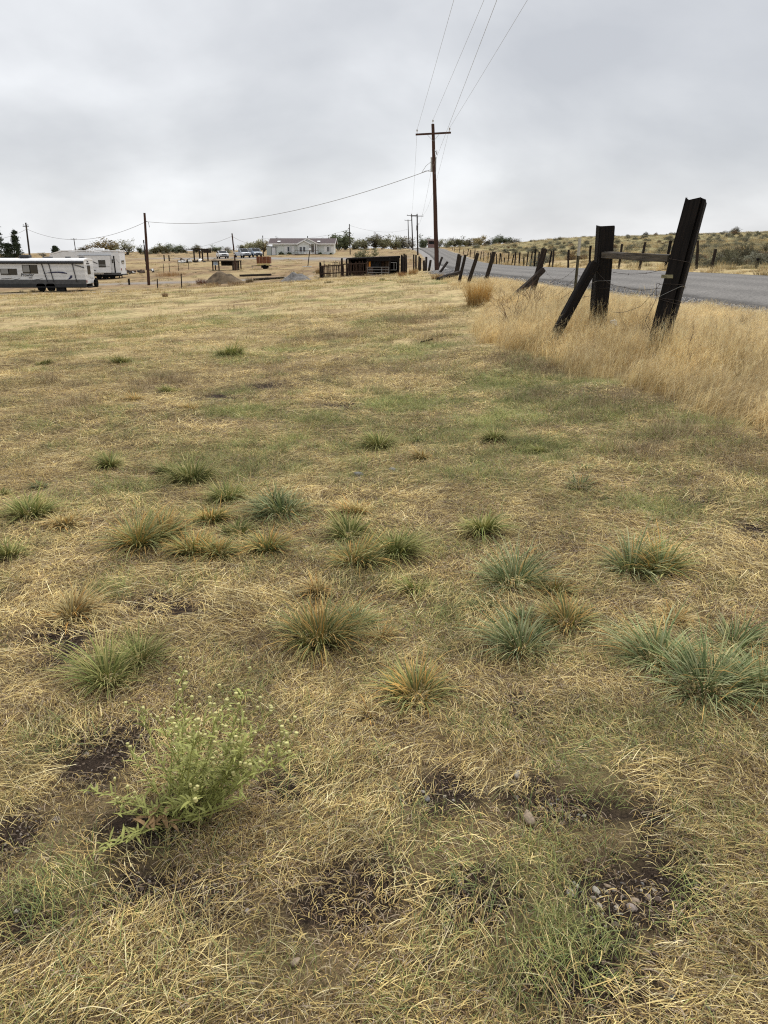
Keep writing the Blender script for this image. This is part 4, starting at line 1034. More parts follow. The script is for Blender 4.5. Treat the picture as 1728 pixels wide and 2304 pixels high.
# gravel on the shoulder: loose stones as one mass
GR_COL = proto_col('gravel_stones')
for k in range(5):
    mb = MB(); 
    for i in range(26):
        a = R.uniform(0, 6.28); r = .3 * math.sqrt(R.random()); s = R.uniform(.014, .04); c = R.choice([(.33,.32,.31),(.22,.22,.225),(.45,.43,.40),(.14,.14,.145),(.38,.35,.31)])
        mb.box((r * math.cos(a), r * math.sin(a), s * .2), (s, s * R.uniform(.6, 1), s * .7), Euler((R.random() * 3, R.random() * 3, R.random() * 3)).to_matrix(), c)
    add_proto(GR_COL, 'gravel_%02d' % k, mb, mat('gravel_%d' % k, (1, 1, 1), var=0, attr='tint', rnd=.15))
x = NR.uniform(2, 14, 60000); y = NR.uniform(8, 55, 60000); sh = shoulder(x, y)
k = (road_dist(x, y) > -.12) & (NR.random(len(x)) < sh * .4) & (x < road_left(y) + 3); x, y = x[k], y[k]
scatter('shoulder_gravel', 'loose grey gravel along the road shoulder', 'gravel', GR_COL, np.c_[x, y, ground(x, y) + .012], np.c_[0 * x, 0 * x, NR.uniform(0, 6.28, len(x))], np.ones((len(x), 3)), NR.integers(0, 5, len(x)))
tussock(1435 / D, 682 / D, 26 / D * 1.6, 22, 'g', 'green tussock growing on the gravel shoulder behind tie posts', 160)
tussock(1322 / D, 665 / D, 40, 26, 'g', 'green weed clump on the shoulder behind the brace log', 200)
tussock(1392 / D, 688 / D, 30, 18, 'g', 'dull green weed beside the upright tie post on gravel', 140)
# ------------------------------------------------------------------ utility poles and wires
pole_m = mat('pole_wood', (.075, .036, .024), rough=.9, var=.5, scale=6, bump=.6, stretch=(6, 6, .2), col2=(.025, .014, .011))
pole_g = mat('pole_wood_dark', (.050, .040, .034), rough=.9, var=.4, scale=6, bump=.5, stretch=(6, 6, .2))
steel_m = mat('galvanised_steel', (.38, .39, .40), rough=.5, var=.2, scale=8, metal=.4)
tank_m = mat('transformer_grey', (.42, .44, .45), rough=.5, var=.15, scale=5)
ins_m = mat('porcelain', (.48, .46, .44), rough=.3, var=.2, scale=9, spec=.5)
cable_m = mat('cable', (.30, .30, .31), rough=.6, var=.1)
def upole(u0, Y, top, label, r0, r1, m=pole_g, arm=0, arm_z=.55, trans=False, ins=True, rz=0, tilt=0, extra=None, sink=.3):
    """top is a point; arm = crossarm length"""
    g = on(u0, Y); t = thing('utility_pole', label, 'utility pole', g, 0)
    tp = top - g; d = tp.normalized(); n = 12
    mb = MB(); mb.tube([d * (-sink) + (tp + d * sink) * (i / n) + Vector((mnoise.noise(Vector((i * .7, u0, 0))), mnoise.noise(Vector((0, i * .7, u0))), 0)) * .02 for i in range(n + 1)], [r0 + (r1 - r0) * i / n for i in range(n + 1)], 12)
    mb.obj('shaft', m, t, smooth=False)
    heads = []
    if arm:
        ax = Vector((math.cos(rz), math.sin(rz), tilt)).normalized(); c = tp - d * arm_z + Vector((0, -r1 - .04, 0))
        mb = MB(); mb.beam(c - ax * arm / 2, c + ax * arm / 2, .10, .12); mb.obj('crossarm', m, t, bevel=.01)
        for s in (-1, 1):
            mb = MB(); mb.beam(c + ax * s * arm * .17 + Vector((0, -.03, -.05)), tp - d * (arm_z + .48) + Vector((0, -r1 - .02, 0)), .03, .015); mb.obj('arm_brace', steel_m, t)
        for q in ([c - ax * (arm / 2 - .1), c + ax * (arm / 2 - .1)] + ([tp - Vector((0, 0, .05))] if ins else [])):
            mb = MB(); mb.lathe([(.012, .0), (.012, .16), (.05, .16), (.065, .19), (.03, .205), (.06, .225), (.05, .26), (.02, .285)], q + Vector((0, 0, .04)), 10); mb.obj('insulator', ins_m, t, smooth=True)
            heads.append(g + q + Vector((0, 0, .3)))
    if trans:
        c = tp - d * 2.55 + Vector((0, .30, 0))
        mb = MB(); mb.lathe([(.19, -.45), (.2, -.43), (.2, .40), (.215, .41), (.215, .46), (.15, .50)], c + Vector((-.02, 0, 0)), 18); tk = mb.obj('transformer', tank_m, t, smooth=False)
        for s in (-.08, .08):
            mb = MB(); mb.lathe([(.03, 0), (.045, .03), (.03, .06), (.045, .09), (.02, .16)], c + Vector((s, 0, .49)), 8); mb.obj('bushing', ins_m, tk)
        c2 = tp - d * 1.75 + Vector((.17, -.03, 0)); mb = MB(); mb.tube([c2 + Vector((-.12, 0, .05)), c2, c2 + Vector((.03, 0, -.18))], .025, 6); mb.tube([c2 + Vector((.05, 0, .12)), c2 + Vector((.07, 0, -.2))], .02, 6)
        mb.obj('fuse_cutout', steel_m, t)
        mb = MB(); mb.tube([tp - d * 1.6 + Vector((.05, -r1 - .02, 0)), tp - d * 2.3 + Vector((.14, -.05, 0)), tp - d * 3.2 + Vector((.03, -r1 - .03, 0))], .012, 5); mb.obj('down_lead', cable_m, t)
    return t, g, heads
def wire(p, q, sag, label, th, group='overhead wires', n=40, name='overhead_wire'):
    p = Vector(p); q = Vector(q); mb = MB()
    mb.tube([p.lerp(q, i / n) - Vector((0, 0, 4 * sag * (i / n) * (1 - i / n))) for i in range(n + 1)], th, 5)
    return tag(mb.obj(name, cable_m), label, 'wire', group)
mtop = P(974, 279, 58.2)
main, mgp, mh = upole(983, 58, mtop, 'tall reddish-brown utility pole with crossarm, three insulators and grey transformer', .17, .105, pole_m, 2.45, .62, True, tilt=.05, rz=0)
# three wires running on over the field towards the next pole of the line, and one neutral below
ends = [P(1019, 0, 32), P(1086, 0, 32.5), P(1182, 0, 31)]
lab = ['top-left wire running overhead from the transformer pole crossarm', 'wire running overhead from the transformer pole ridge insulator', 'wire running overhead from the right arm end of the transformer pole']
for hd, en, lb in zip([mh[0], mh[2], mh[1]], ends, lab):
    d = (en - hd); far = hd + d * ((58 + 12) / -d.y)
    wire(hd, far, .12, lb.replace('top-left', 'outer').replace('right arm end', 'roadside arm end'), .006)
nl = mtop + Vector((.05, -.2, -2.7)); d = P(1114, 0, 23.5) - nl; far = nl + d * (70 / -d.y)
wire(nl, far, .12, 'neutral wire running overhead from beside the grey transformer', .006)
# service drop to the left pole
sd0 = mtop + Vector((-.12, 0, -2.9)); ltop = P(325, 479, 90)
lp, lg, _ = upole(335, 90, ltop, 'tall brown bare pole without crossarm near the travel trailer', .17, .12, pole_m)
hook = ltop - Vector((-.1, 0, .9))
wire(sd0, hook, 1.35, 'thick service cable sagging from the transformer pole to the bare pole', .020, n=60)
for i in range(2):
    mb = MB(); q0 = sd0 + Vector((.02, 0, .5 - .62 * i)); mb.tube([q0, q0.lerp(sd0.lerp(hook, .02), .5) + Vector((0, 0, .06)), sd0.lerp(hook, .02) - Vector((0, 0, .10))], .013, 5)
    o = mb.obj('service_lead', cable_m); o.parent = main; o.matrix_parent_inverse = Matrix.Translation(main.location).inverted()
mb = MB(); mb.tube([hook + Vector((.0, 0, .05)), hook + Vector((.25, -.05, -.05)), hook + Vector((.32, -.05, -.6))], .03, 6); o = mb.obj('service_bracket', cable_m); o.parent = lp; o.matrix_parent_inverse = Matrix.Translation(lp.location).inverted()
l2top = P(58, 501, 122); upole(72, 122, l2top, 'dark pole with small crossarm behind the travel trailer roof', .16, .11, pole_g, .9, .5, ins=False)
wire(hook, l2top - Vector((0, 0, .9)), 1.7, 'cable sagging from the bare pole to the pole behind the travel trailer', .022)
wire(l2top - Vector((0, 0, .9)), P(-60, 536, 150), .8, 'cable leaving the pole behind the travel trailer past the evergreens', .022)
upole(330, 128, P(323, 540, 128), 'shorter dark pole standing just behind the bare pole', .13, .10, pole_g)
upole(171, 300, P(166, 536, 300), 'far pole with crossarm above the white fifth-wheel roof', .17, .13, pole_g, 2.2, .3, ins=False)
m1 = P(522, 525, 118); t1, _, _ = upole(531, 118, m1, 'brown pole with pale bands beside the open shelter', .12, .09, pole_m)
for fz in (.44, .50):
    c = (m1 - t1.location) * fz; mb = MB(); mb.lathe([(.115, -.1), (.12, -.09), (.12, .09), (.115, .1)], c, 12); mb.obj('pale_band', mat('band_%d' % (fz * 100), (.62, .60, .56), var=.15), t1)
m2 = P(591, 530, 185); upole(593, 185, m2, 'slim dark pole next to the grey shed', .12, .09)
m3 = P(786, 504, 195); upole(788, 195, m3, 'slim dark pole by the white house gable end', .13, .10)
wire(m1 - Vector((0, 0, .4)), P(400, 559, 190), .6, 'drooping cable from the banded pole towards the far field', .02)
wire(m1 - Vector((0, 0, .4)), m2 - Vector((0, 0, .6)), 1.0, 'cable from the banded pole to the slim pole at the shed', .02)
wire(m2 - Vector((0, 0, .6)), m3 - Vector((0, 0, 1.2)), 1.0, 'cable passing above the white house roof', .02)
fa = P(938.5, 482, 160); _, _, ha = upole(940, 160, fa, 'crossarm pole with pale transformer where the road climbs', .17, .12, pole_g, 2.45, .35, True)
fb = P(926, 481, 205); _, _, hb = upole(929, 205, fb, 'slender crossarm pole beside the crest of the road', .17, .12, pole_g, 2.45, .4, ins=False)
fc = P(918, 494, 270); _, _, hc = upole(920, 270, fc, 'farthest crossarm pole in front of the tree line', .17, .12, pole_g, 2.3, .25, ins=False)
for a, b, lb in [(mh[0], ha[0], 'field-side wire from the transformer pole to the pole by the climbing road'), (mh[1], ha[1], 'road-side wire from the transformer pole to the pole by the climbing road'), (mtop - Vector((0, 0, 2.7)), fa - Vector((0, 0, 2)), 'neutral wire between transformer pole and the pole by the climbing road')]: wire(a, b, 1.3, lb, .007)
wire(fc - Vector((0, 0, 3)), m3 - Vector((0, 0, .3)), 1.2, 'cable from the farthest crossarm pole to the slim pole by the house', .02)

# ------------------------------------------------------------------ travel trailer
white_m = mat('rv_white', (.76, .77, .78), rough=.4, var=.08, scale=2, spec=.4)
white2 = mat('rv_roof_white', (.82, .82, .82), rough=.6, var=.06, scale=2)
dgrey = mat('rv_dark_grey', (.035, .037, .041), rough=.45, var=.2, scale=3)
mgrey = mat('rv_mid_grey', (.085, .087, .092), rough=.45, var=.2, scale=3)
black_m = mat('rubber_black', (.008, .008, .008), rough=.95, spec=.05, var=.3, scale=8)
glass_m = mat('dark_glass', (.022, .024, .027), rough=.12, var=.2, scale=2, spec=.6)
shade_m = mat('window_shade', (.26, .26, .25), rough=.5, var=.1)
blue_m = mat('decal_blue', (.02, .025, .075), rough=.4, var=.1)
line_m = mat('siding_line', (.33, .34, .36), rough=.5, var=.1)
hub_m = mat('wheel_hub', (.45, .45, .46), rough=.4, var=.2, metal=.5)
under_m = mat('underbody', (.02, .02, .021), rough=.9, var=.3)
def wheel(parent, c, r, w, nm='wheel', axis='y', hub=.55, hm=None):
    mb = MB(); mb.lathe([(r * .62, -w/2), (r * .93, -w/2), (r, -w * .35), (r, w * .35), (r * .93, w/2), (r * .62, w/2)], c, 20, axis); o = mb.obj(nm, black_m, parent)
    mb = MB(); mb.lathe([(r * .2, -w * .46), (r * hub, -w * .40), (r * .62, -w * .43), (r * .62, w * .43), (r * hub, w * .4), (r * .2, w * .46)], c, 16, axis); mb.obj('rim', hm or hub_m, o); return o
def swoosh(pts, w, y, m, parent, nm='stripe'):
    mb = MB(); n = len(pts)
    for i, ((x, z), ww) in enumerate(zip(pts, w)): mb.v += [(x, y, z - ww / 2), (x, y, z + ww / 2), (x, y + .01, z - ww / 2), (x, y + .01, z + ww / 2)]; mb.c += [(1,1,1)] * 4
    for i in range(n - 1): a = i * 4; b = a + 4; mb.f += [(a, b, b + 1, a + 1), (a + 1, b + 1, b + 3, a + 3), (a, a + 2, b + 2, b)]
    return mb.obj(nm, m, parent)
def text_obj(body, size, loc, m, parent, rot=(math.pi / 2, 0, 0), nm='lettering', shear=0.):
    cu = bpy.data.curves.new(nm, 'FONT'); cu.body = body; cu.size = size; cu.extrude = .004; cu.shear = shear; cu.offset = .004
    o = bpy.data.objects.new(nm, cu); COL.objects.link(o)
    dg = bpy.context.evaluated_depsgraph_get(); me = bpy.data.meshes.new_from_object(o.evaluated_get(dg)); me.materials.clear(); me.materials.append(m)
    bpy.data.objects.remove(o); bpy.data.curves.remove(cu)
    q = meshobj(nm, me, parent, loc); q.rotation_euler = rot; return q
zr = P(208, 657, 80)
x1 = P(190, 600, 80).x                                   # rear side corner
ux = x1 - P(191, 600, 80).x; ux = abs(ux)                # metres per photo pixel
def tx(zx): return (zx - 1400) / (1659 / 220) * ux       # zoom pixel (7.54x) to local x, 0 = rear corner
gz_t = gz(x1 - 5, 81.2)
def tz(zy): return (880 - zy) / (1659 / 220) * (ux * .945)     # zoom pixel to height above ground
tr = thing('travel_trailer', 'white corrugated travel trailer with dark grey lower half and rolled awning', 'trailer', (x1, 80, gz_t))
Lb = 10.6; W_ = 2.45
zb, zt, zmid = tz(735), tz(330), tz(660)
prof = [(0, zb), (W_, zb), (W_, zt - .05), (W_ - .25, zt + .10), (W_ / 2, zt + .17), (.25, zt + .10), (0, zt - .05)]
mb = MB(); mb.prism(prof, 'x', -Lb, 0); mb.obj('body', white_m, tr, bevel=.03)
mb = MB(); mb.prism([(-.06, zt - .02), (.2, zt + .13), (W_ / 2, zt + .22), (W_ - .2, zt + .13), (W_ + .03, zt - .02), (W_ / 2, zt + .05)], 'x', -Lb - .03, .03); rf = mb.obj('roof', white2, tr)
mb = MB(); mb.box((tx(330), W_ / 2, zt + .36), (1.0, .8, .30)); mb.obj('air_conditioner', dgrey, rf, bevel=.08)
for zx, wd in [(690, .9), (1040, .45), (1275, .45)]: mb = MB(); mb.box((tx(zx), W_ / 2 + .3, zt + .27), (wd, .45, .16)); mb.obj('roof_vent', mgrey, rf, bevel=.03)
mb = MB(); mb.tube([(-Lb + .3, -.12, zt - .20), (tx(1390), -.12, zt - .20)], .13, 10); mb.obj('awning', dgrey, tr)
for k in range(12):                                      # corrugation ribs
    z = zmid + .06 + k * (zt - .40 - zmid) / 12
    mb = MB(); mb.box((-Lb / 2, -.004, z), (Lb - .06, .012, .018)); mb.obj('siding_rib', line_m, tr)
    mb = MB(); mb.box((.004, W_ / 2, z), (.012, W_ - .1, .018)); mb.obj('siding_rib', line_m, tr)
mb = MB(); mb.box((-Lb / 2, -.012, (zmid + tz(735)) / 2), (Lb, .03, zmid - tz(735))); mb.obj('lower_panel', mgrey, tr)
mb = MB(); mb.box((-Lb / 2, .02, (tz(735) + tz(795)) / 2 + .01), (Lb, .1, tz(735) - tz(795))); mb.obj('skirt', dgrey, tr)
mb = MB(); mb.box((-Lb / 2 - .1, W_ / 2, tz(770)), (Lb - .3, W_ - .2, .35)); mb.obj('chassis', under_m, tr)
for (a, b) in [(680, 740), (800, 850), (1200, 1240)]:
    mb = MB(); mb.beam((tx(a), -.045, tz(375)), (tx(b), -.045, tz(700)), .15, .04); mb.obj('awning_arm', dgrey, tr)
def window(parent, a, b, c, d, half=True):
    mb = MB(); mb.box(((tx(a) + tx(b)) / 2, -.012, (tz(c) + tz(d)) / 2), (tx(b) - tx(a), .05, tz(c) - tz(d))); w = mb.obj('window', glass_m, parent, bevel=.02)
    if half: mb = MB(); mb.box((tx(a) + (tx(b) - tx(a)) * .26, -.04, (tz(c) + tz(d)) / 2 + .05), ((tx(b) - tx(a)) * .42, .012, (tz(c) - tz(d)) * .74)); mb.obj('shade', shade_m, w)
    mb = MB(); mb.box((tx(a) + (tx(b) - tx(a)) * .5, -.045, (tz(c) + tz(d)) / 2), (.05, .02, (tz(c) - tz(d)))); mb.obj('mullion', black_m, w)
window(tr, 340, 600, 405, 555); window(tr, -40, 245, 470, 578)
mb = MB(); mb.box((.02, .55 + .5, (tz(420) + tz(570)) / 2), (.05, .75, tz(420) - tz(570))); mb.obj('window', glass_m, tr, bevel=.02)
swoosh([(tx(x), tz(z)) for x, z in [(690, 552), (780, 540), (860, 533), (950, 530), (1030, 540), (1090, 550)]], [.01, .06, .10, .13, .15, .08], -.05, blue_m, tr)
swoosh([(tx(x), tz(z)) for x, z in [(1170, 395), (1240, 410), (1310, 428), (1395, 455)]], [.01, .06, .09, .10], -.05, mgrey, tr)
swoosh([(tx(x), tz(z)) for x, z in [(1090, 655), (1120, 640), (1150, 610), (1172, 600)]], [.01, .12, .30, .15], -.05, blue_m, tr)
for pts in [[(-40, 645), (80, 640), (200, 625)], [(170, 660), (230, 652), (280, 635)], [(520, 662), (600, 652), (680, 632)]]:
    swoosh([(tx(x), tz(z)) for x, z in pts], [.05, .05, .01], -.05, mgrey, tr)
text_obj('Prowler', .40, (tx(298), -.03, tz(600)), dgrey, tr, shear=.15); swoosh([(tx(430), tz(627)), (tx(490), tz(627))], [.09, .07], -.05, mgrey, tr, 'small_emblem')
mb = MB(); mb.box((.02, .95, zt - .30), (.03, .8, .10)); mb.box((.02, .95, zt - .12), (.03, .35, .12)); mb.obj('end_emblem', mgrey, tr)
zw = tz(870) + .39
for zx in (615, 780):
    wheel(tr, (tx(zx), .12, zw), .40, .24)
    wheel(tr, (tx(zx), W_ - .12, zw), .40, .24)
    mb = MB(); mb.prism([(tx(zx) + .47 * math.cos(a_ * math.pi / 10), zw + .12 + .38 * math.sin(a_ * math.pi / 10)) for a_ in range(11)], 'y', -.03, .02); mb.obj('wheel_arch', dgrey, tr)
mb = MB(); mb.box((tx(930), .4, tz(830)), (.9, .5, .5)); mb.obj('storage_tank', under_m, tr, bevel=.05)
sw = wheel(tr, (.42, W_ * .62, tz(730)), .40, .24, 'spare_wheel', 'x', .5, dgrey)
mb = MB(); mb.box((.18, W_ / 2, tz(790)), (.35, W_ - .3, .12)); mb.obj('bumper', under_m, tr)
for y_ in (.14, W_ - .14): mb = MB(); mb.box((.02, y_, tz(690)), (.05, .14, .22)); mb.obj('tail_light', mat('tail_light', (.25, .02, .02), rough=.3, var=.1), tr)
mb = MB(); mb.beam((tx(720), .9, tz(800)), (tx(720), 1.0, tz(880)), .1, .1); mb.obj('step', under_m, tr)

# ------------------------------------------------------------------ fifth wheel trailer
Y5 = 113; xr = P(271, 600, Y5).x; m5 = P(272, 600, Y5).x - xr
def fx_(zx): return (zx - 1320) / 4.88 * m5
g5 = gz(xr - 3, Y5 + 1)
def fz_(zy): return (820 - zy) / 4.88 * m5 * .945
fw = thing('fifth_wheel_trailer', 'long white fifth-wheel camper with raised nose standing behind the travel trailer', 'trailer', (xr, Y5, g5))
W5 = 2.5
mb = MB(); mb.prism([(fx_(545), fz_(680)), (fx_(545), fz_(575)), (fx_(570), fz_(545)), (fx_(700), fz_(515)), (fx_(1320), fz_(520)), (fx_(1320), fz_(765)), (fx_(800), fz_(765)), (fx_(800), fz_(690))], 'y', 0, W5); mb.obj('body', white_m, fw, bevel=.06)
mb = MB(); mb.prism([(fx_(560), fz_(548)), (fx_(700), fz_(512)), (fx_(1325), fz_(514)), (fx_(1325), fz_(500)), (fx_(690), fz_(500)), (fx_(556), fz_(538))], 'y', -.03, W5 + .03); rf5 = mb.obj('roof', white2, fw)
mb = MB(); mb.box((fx_(1085), 1.2, fz_(488)), (1.1, .8, .34)); mb.obj('air_conditioner', white2, rf5, bevel=.08)
for zx in (770, 960, 1170, 1290): mb = MB(); mb.box((fx_(zx), 1.0, fz_(498)), (.45, .45, .16)); mb.obj('roof_vent', white2, rf5, bevel=.03)
mb = MB(); mb.box(((fx_(870) + fx_(1225)) / 2, -.22, (fz_(558) + fz_(745)) / 2), (fx_(1225) - fx_(870), .46, fz_(558) - fz_(745))); so_ = mb.obj('slide_out', white_m, fw, bevel=.02)
mb = MB(); mb.box(((fx_(880) + fx_(1225)) / 2, -.24, fz_(556)), (fx_(1225) - fx_(880) + .1, .52, .05)); mb.obj('trim', line_m, so_)
mb = MB(); mb.box(((fx_(1095) + fx_(1172)) / 2, -.46, (fz_(605) + fz_(686)) / 2), (fx_(1172) - fx_(1095), .05, fz_(605) - fz_(686))); w5 = mb.obj('window', glass_m, so_, bevel=.02)
mb = MB(); mb.box(((fx_(1095) + fx_(1172)) / 2, -.49, fz_(660)), (fx_(1172) - fx_(1095), .02, .04)); mb.obj('mullion', white_m, w5)
for (a, c, b, d_) in [(1005, 610, 1085, 645), (1010, 705, 1060, 725), (960, 640, 1000, 660)]: swoosh([(fx_(a), fz_(c)), (fx_((a + b) / 2), fz_((c + d_) / 2)), (fx_(b), fz_(d_))], [.04, .14, .12], -.47, mgrey, fw)
for (a, c, b, d_) in [(1010, 680, 1080, 682), (1090, 672, 1220, 674)]: swoosh([(fx_(a), fz_(c)), (fx_(b), fz_(d_))], [.05, .02], -.475, shade_m, fw)
swoosh([(fx_(1285), fz_(600)), (fx_(1310), fz_(640))], [.05, .03], -.02, mgrey, fw)
mb = MB(); mb.box((fx_(1258), -.02, (fz_(560) + fz_(760)) / 2), (.16, .06, fz_(560) - fz_(760))); dr = mb.obj('door_edge', black_m, fw)
mb = MB(); mb.box((fx_(1240), -.02, fz_(618)), (.18, .07, .5)); mb.obj('door_window', glass_m, fw)
mb = MB(); mb.box(((fx_(1130) + fx_(1320)) / 2, -.03, fz_(758)), (fx_(1320) - fx_(1130), .08, .3)); mb.obj('skirt', mgrey, fw)
for zx in (1070, 1147, 1218):
    wheel(fw, (fx_(zx), .15, fz_(815) + .40), .40, .25); 
    if zx != 1218: wheel(fw, (fx_(zx), W5 - .15, fz_(815) + .40), .40, .25)
mb = MB(); mb.box((fx_(1050), W5 / 2, fz_(778)), (5.5, W5 - .3, .25)); mb.obj('chassis', under_m, fw)
for zx in (1318, 1290, 640, 660): mb = MB(); mb.beam((fx_(zx), .3, -.1), (fx_(zx), .3, fz_(760) if zx > 1000 else fz_(680)), .12, .12); mb.obj('landing_leg', under_m, fw)
mb = MB(); mb.box((.03, 1.2, fz_(628)), (.05, 1.1, .42)); bw = mb.obj('rear_window', glass_m, fw, bevel=.02); mb = MB(); mb.box((.06, 1.2, fz_(632)), (.03, 1.1, .06)); mb.obj('mullion', white_m, bw)
mb = MB(); mb.box((.10, W5 / 2, fz_(770)), (.2, W5 - .2, .14)); mb.obj('bumper', dgrey, fw)
for y_ in (.3, W5 - .3): mb = MB(); mb.box((.03, y_, fz_(710)), (.05, .14, .3)); mb.obj('tail_light', MATS['tail_light'], fw)
# ------------------------------------------------------------------ house
siding_m = mat('house_siding', (.72, .75, .72), rough=.7, var=.08, scale=2)
trim_m = mat('house_trim', (.82, .82, .81), rough=.6, var=.05)
shing_m = mat('roof_shingle', (.13, .10, .10), rough=.9, var=.35, scale=5, bump=.4)
pane_m = mat('house_glass', (.05, .06, .075), rough=.12, var=.3, spec=.6)
curt_m = mat('curtain', (.55, .56, .57), rough=.7, var=.1)
deck_m = mat('deck_wood', (.12, .085, .065), rough=.9, var=.4, scale=6)
HY = 205
hx0 = on(614, HY).x; hx1 = on(751, HY).x; hg = min(gz(hx0, HY), gz(hx1, HY))
ho = thing('manufactured_house', 'low pale grey-green house with white trim and brown gabled roof', 'house', (hx0, HY, hg))
HL = hx1 - hx0; sc = HL / (751 - 614)                    # metres per photo pixel
def hx(u): return (u - 614) * sc
hw = 2.55; dep = 8.2
mb = MB(); mb.box((HL / 2, dep / 2, hw / 2 - .2), (HL, dep, hw + .4)); wl = mb.obj('wall', siding_m, ho)
for k in range(9): mb = MB(); mb.box((HL / 2, -.012, .15 + k * .26), (HL - .02, .03, .02)); mb.obj('clapboard_edge', mat('clapboard', (.60, .63, .60), var=.05) if k == 0 else MATS['clapboard'], wl)
rz_ = 1.35
mb = MB(); mb.prism([(-.55, hw + .03), (dep / 2, hw + rz_), (dep + .55, hw + .03), (dep + .55, hw + .18), (dep / 2, hw + rz_ + .16), (-.55, hw + .18)], 'x', -1.1, HL + .5); rfh = mb.obj('roof', shing_m, ho)
for u in (628, 717.5): mb = MB(); mb.box((hx(u), .9, hw + .72), (.75, .8, .10), Euler((.29, 0, 0)).to_matrix()); mb.obj('skylight', trim_m, rfh)
mb = MB(); mb.box((hx(690), dep / 2, hw + rz_ + .4), (.2, .2, .6)); mb.obj('vent_pipe', dgrey, rfh)
mb = MB(); mb.box((HL / 2 - .3, -.58, hw + .1), (HL + 1.6, .06, .26)); mb.obj('fascia', trim_m, ho)
for x_ in (-1.12, HL + .52): 
    for s in (-1, 1):
        mb = MB(); mb.beam((x_, dep / 2 + s * (dep / 2 + .55), hw + .1), (x_, dep / 2, hw + rz_ + .08), .05, .24); mb.obj('rake_board', trim_m, ho)
# projecting porch gables
def gable(ua, ub, y0, ztop, eave):
    xa, xb = hx(ua), hx(ub); xm = (xa + xb) / 2
    mb = MB(); mb.prism([(xa, eave), (xm, ztop), (xb, eave), (xb + .25, eave), (xm, ztop + .16), (xa - .25, eave)], 'y', y0, dep / 2); r = mb.obj('porch_roof', shing_m, ho)
    mb = MB(); mb.prism([(xa + .1, eave), (xb - .1, eave), (xm, ztop - .05)], 'y', y0 + .25, y0 + .35); mb.obj('gable_panel', siding_m, ho)
    for s, xe in ((-1, xa - .25), (1, xb + .25)): mb = MB(); mb.beam((xe, y0 - .03, eave + .02), (xm, y0 - .03, ztop + .08), .05, .24); mb.obj('rake_board', trim_m, ho)
gable(671, 716, -1.5, hw + 1.3, hw + .02)
gable(673, 700, -2.1, hw + .86, hw - .02)
for u in (673, 699.5, 714, 709): mb = MB(); mb.box((hx(u), -1.75 if u < 701 else -1.3, hw / 2), (.16, .16, hw)); mb.obj('porch_post', trim_m, ho)
mb = MB(); mb.box((hx(686), -1.0, hw / 2 + .1), (hx(698) - hx(675), 1.6, hw - .2)); mb.obj('bay_wall', siding_m, ho)
def hwin(ua, ub, z0, z1, y, sh=True):
    xa, xb = hx(ua), hx(ub); mb = MB(); mb.box(((xa + xb) / 2, y - .02, (z0 + z1) / 2), (xb - xa, .08, z1 - z0)); w = mb.obj('window', trim_m, ho)
    for i in (0, 1):
        c = xa + (xb - xa) * (.27 + .46 * i); mb = MB(); mb.box((c, y - .065, (z0 + z1) / 2), ((xb - xa) * .40, .03, (z1 - z0) * .86)); mb.obj('pane', pane_m if i == 0 or ub < 700 and ua > 670 else curt_m, w)
    if sh:
        for s in (-1, 1): mb = MB(); mb.box(((xa - .42) if s < 0 else (xb + .42), y - .03, (z0 + z1) / 2), (.62, .07, z1 - z0 + .1)); mb.obj('shutter', trim_m, w)
hwin(647, 656.5, .75, 2.05, 0); hwin(736, 744.5, .75, 2.05, 0); hwin(676, 681.5, .7, 2.05, -1.82, False); hwin(684, 689, .7, 2.05, -1.82, False)
mb = MB(); mb.box((hx(706.5), -.03, 1.05), (1.0, .1, 2.1)); dd = mb.obj('door', mat('house_door', (.30, .27, .25), var=.1), ho)
mb = MB(); mb.box((hx(706.5) + .38, -.10, 1.0), (.06, .06, .06)); mb.obj('handle', steel_m, dd)
mb = MB(); mb.box((hx(694), -2.9, .12), (6.2, 2.0, .24)); mb.obj('deck', deck_m, ho)
for k in range(9): mb = MB(); mb.box((hx(694) - 3 + k * .75, -3.85, .62), (.07, .07, 1.0)); mb.obj('railing_post', deck_m, ho)
mb = MB(); mb.box((hx(694), -3.85, 1.1), (6.1, .09, .08)); mb.obj('handrail', deck_m, ho)
mb = MB(); mb.box((hx(698), -3.85, .45), (2.6, .06, .3)); mb.obj('deck_skirting', trim_m, ho)
# shed beside the house
sg = on(600.5, HY - 6); sh = thing('garden_shed', 'narrow grey shed with white door at the house end', 'shed', sg); s6 = sc * .97
mb = MB(); mb.prism([(0, -.2), (2.5, -.2), (2.5, 1.95), (0, 2.05)], 'y', 0, 2.2); mb.obj('wall', mat('shed_grey', (.40, .44, .43), var=.1), sh)
mb = MB(); mb.prism([(-.1, 2.06), (2.6, 1.96), (2.6, 2.04), (-.1, 2.14)], 'y', -.1, 2.3); mb.obj('roof', dgrey, sh)
mb = MB(); mb.box((1.75, -.03, .95), (1.15, .08, 1.85)); d_ = mb.obj('door_frame', dgrey, sh); mb = MB(); mb.box((1.75, -.08, .93), (.95, .06, 1.75)); mb.obj('door', mat('shed_door', (.60, .62, .66), var=.1), d_)
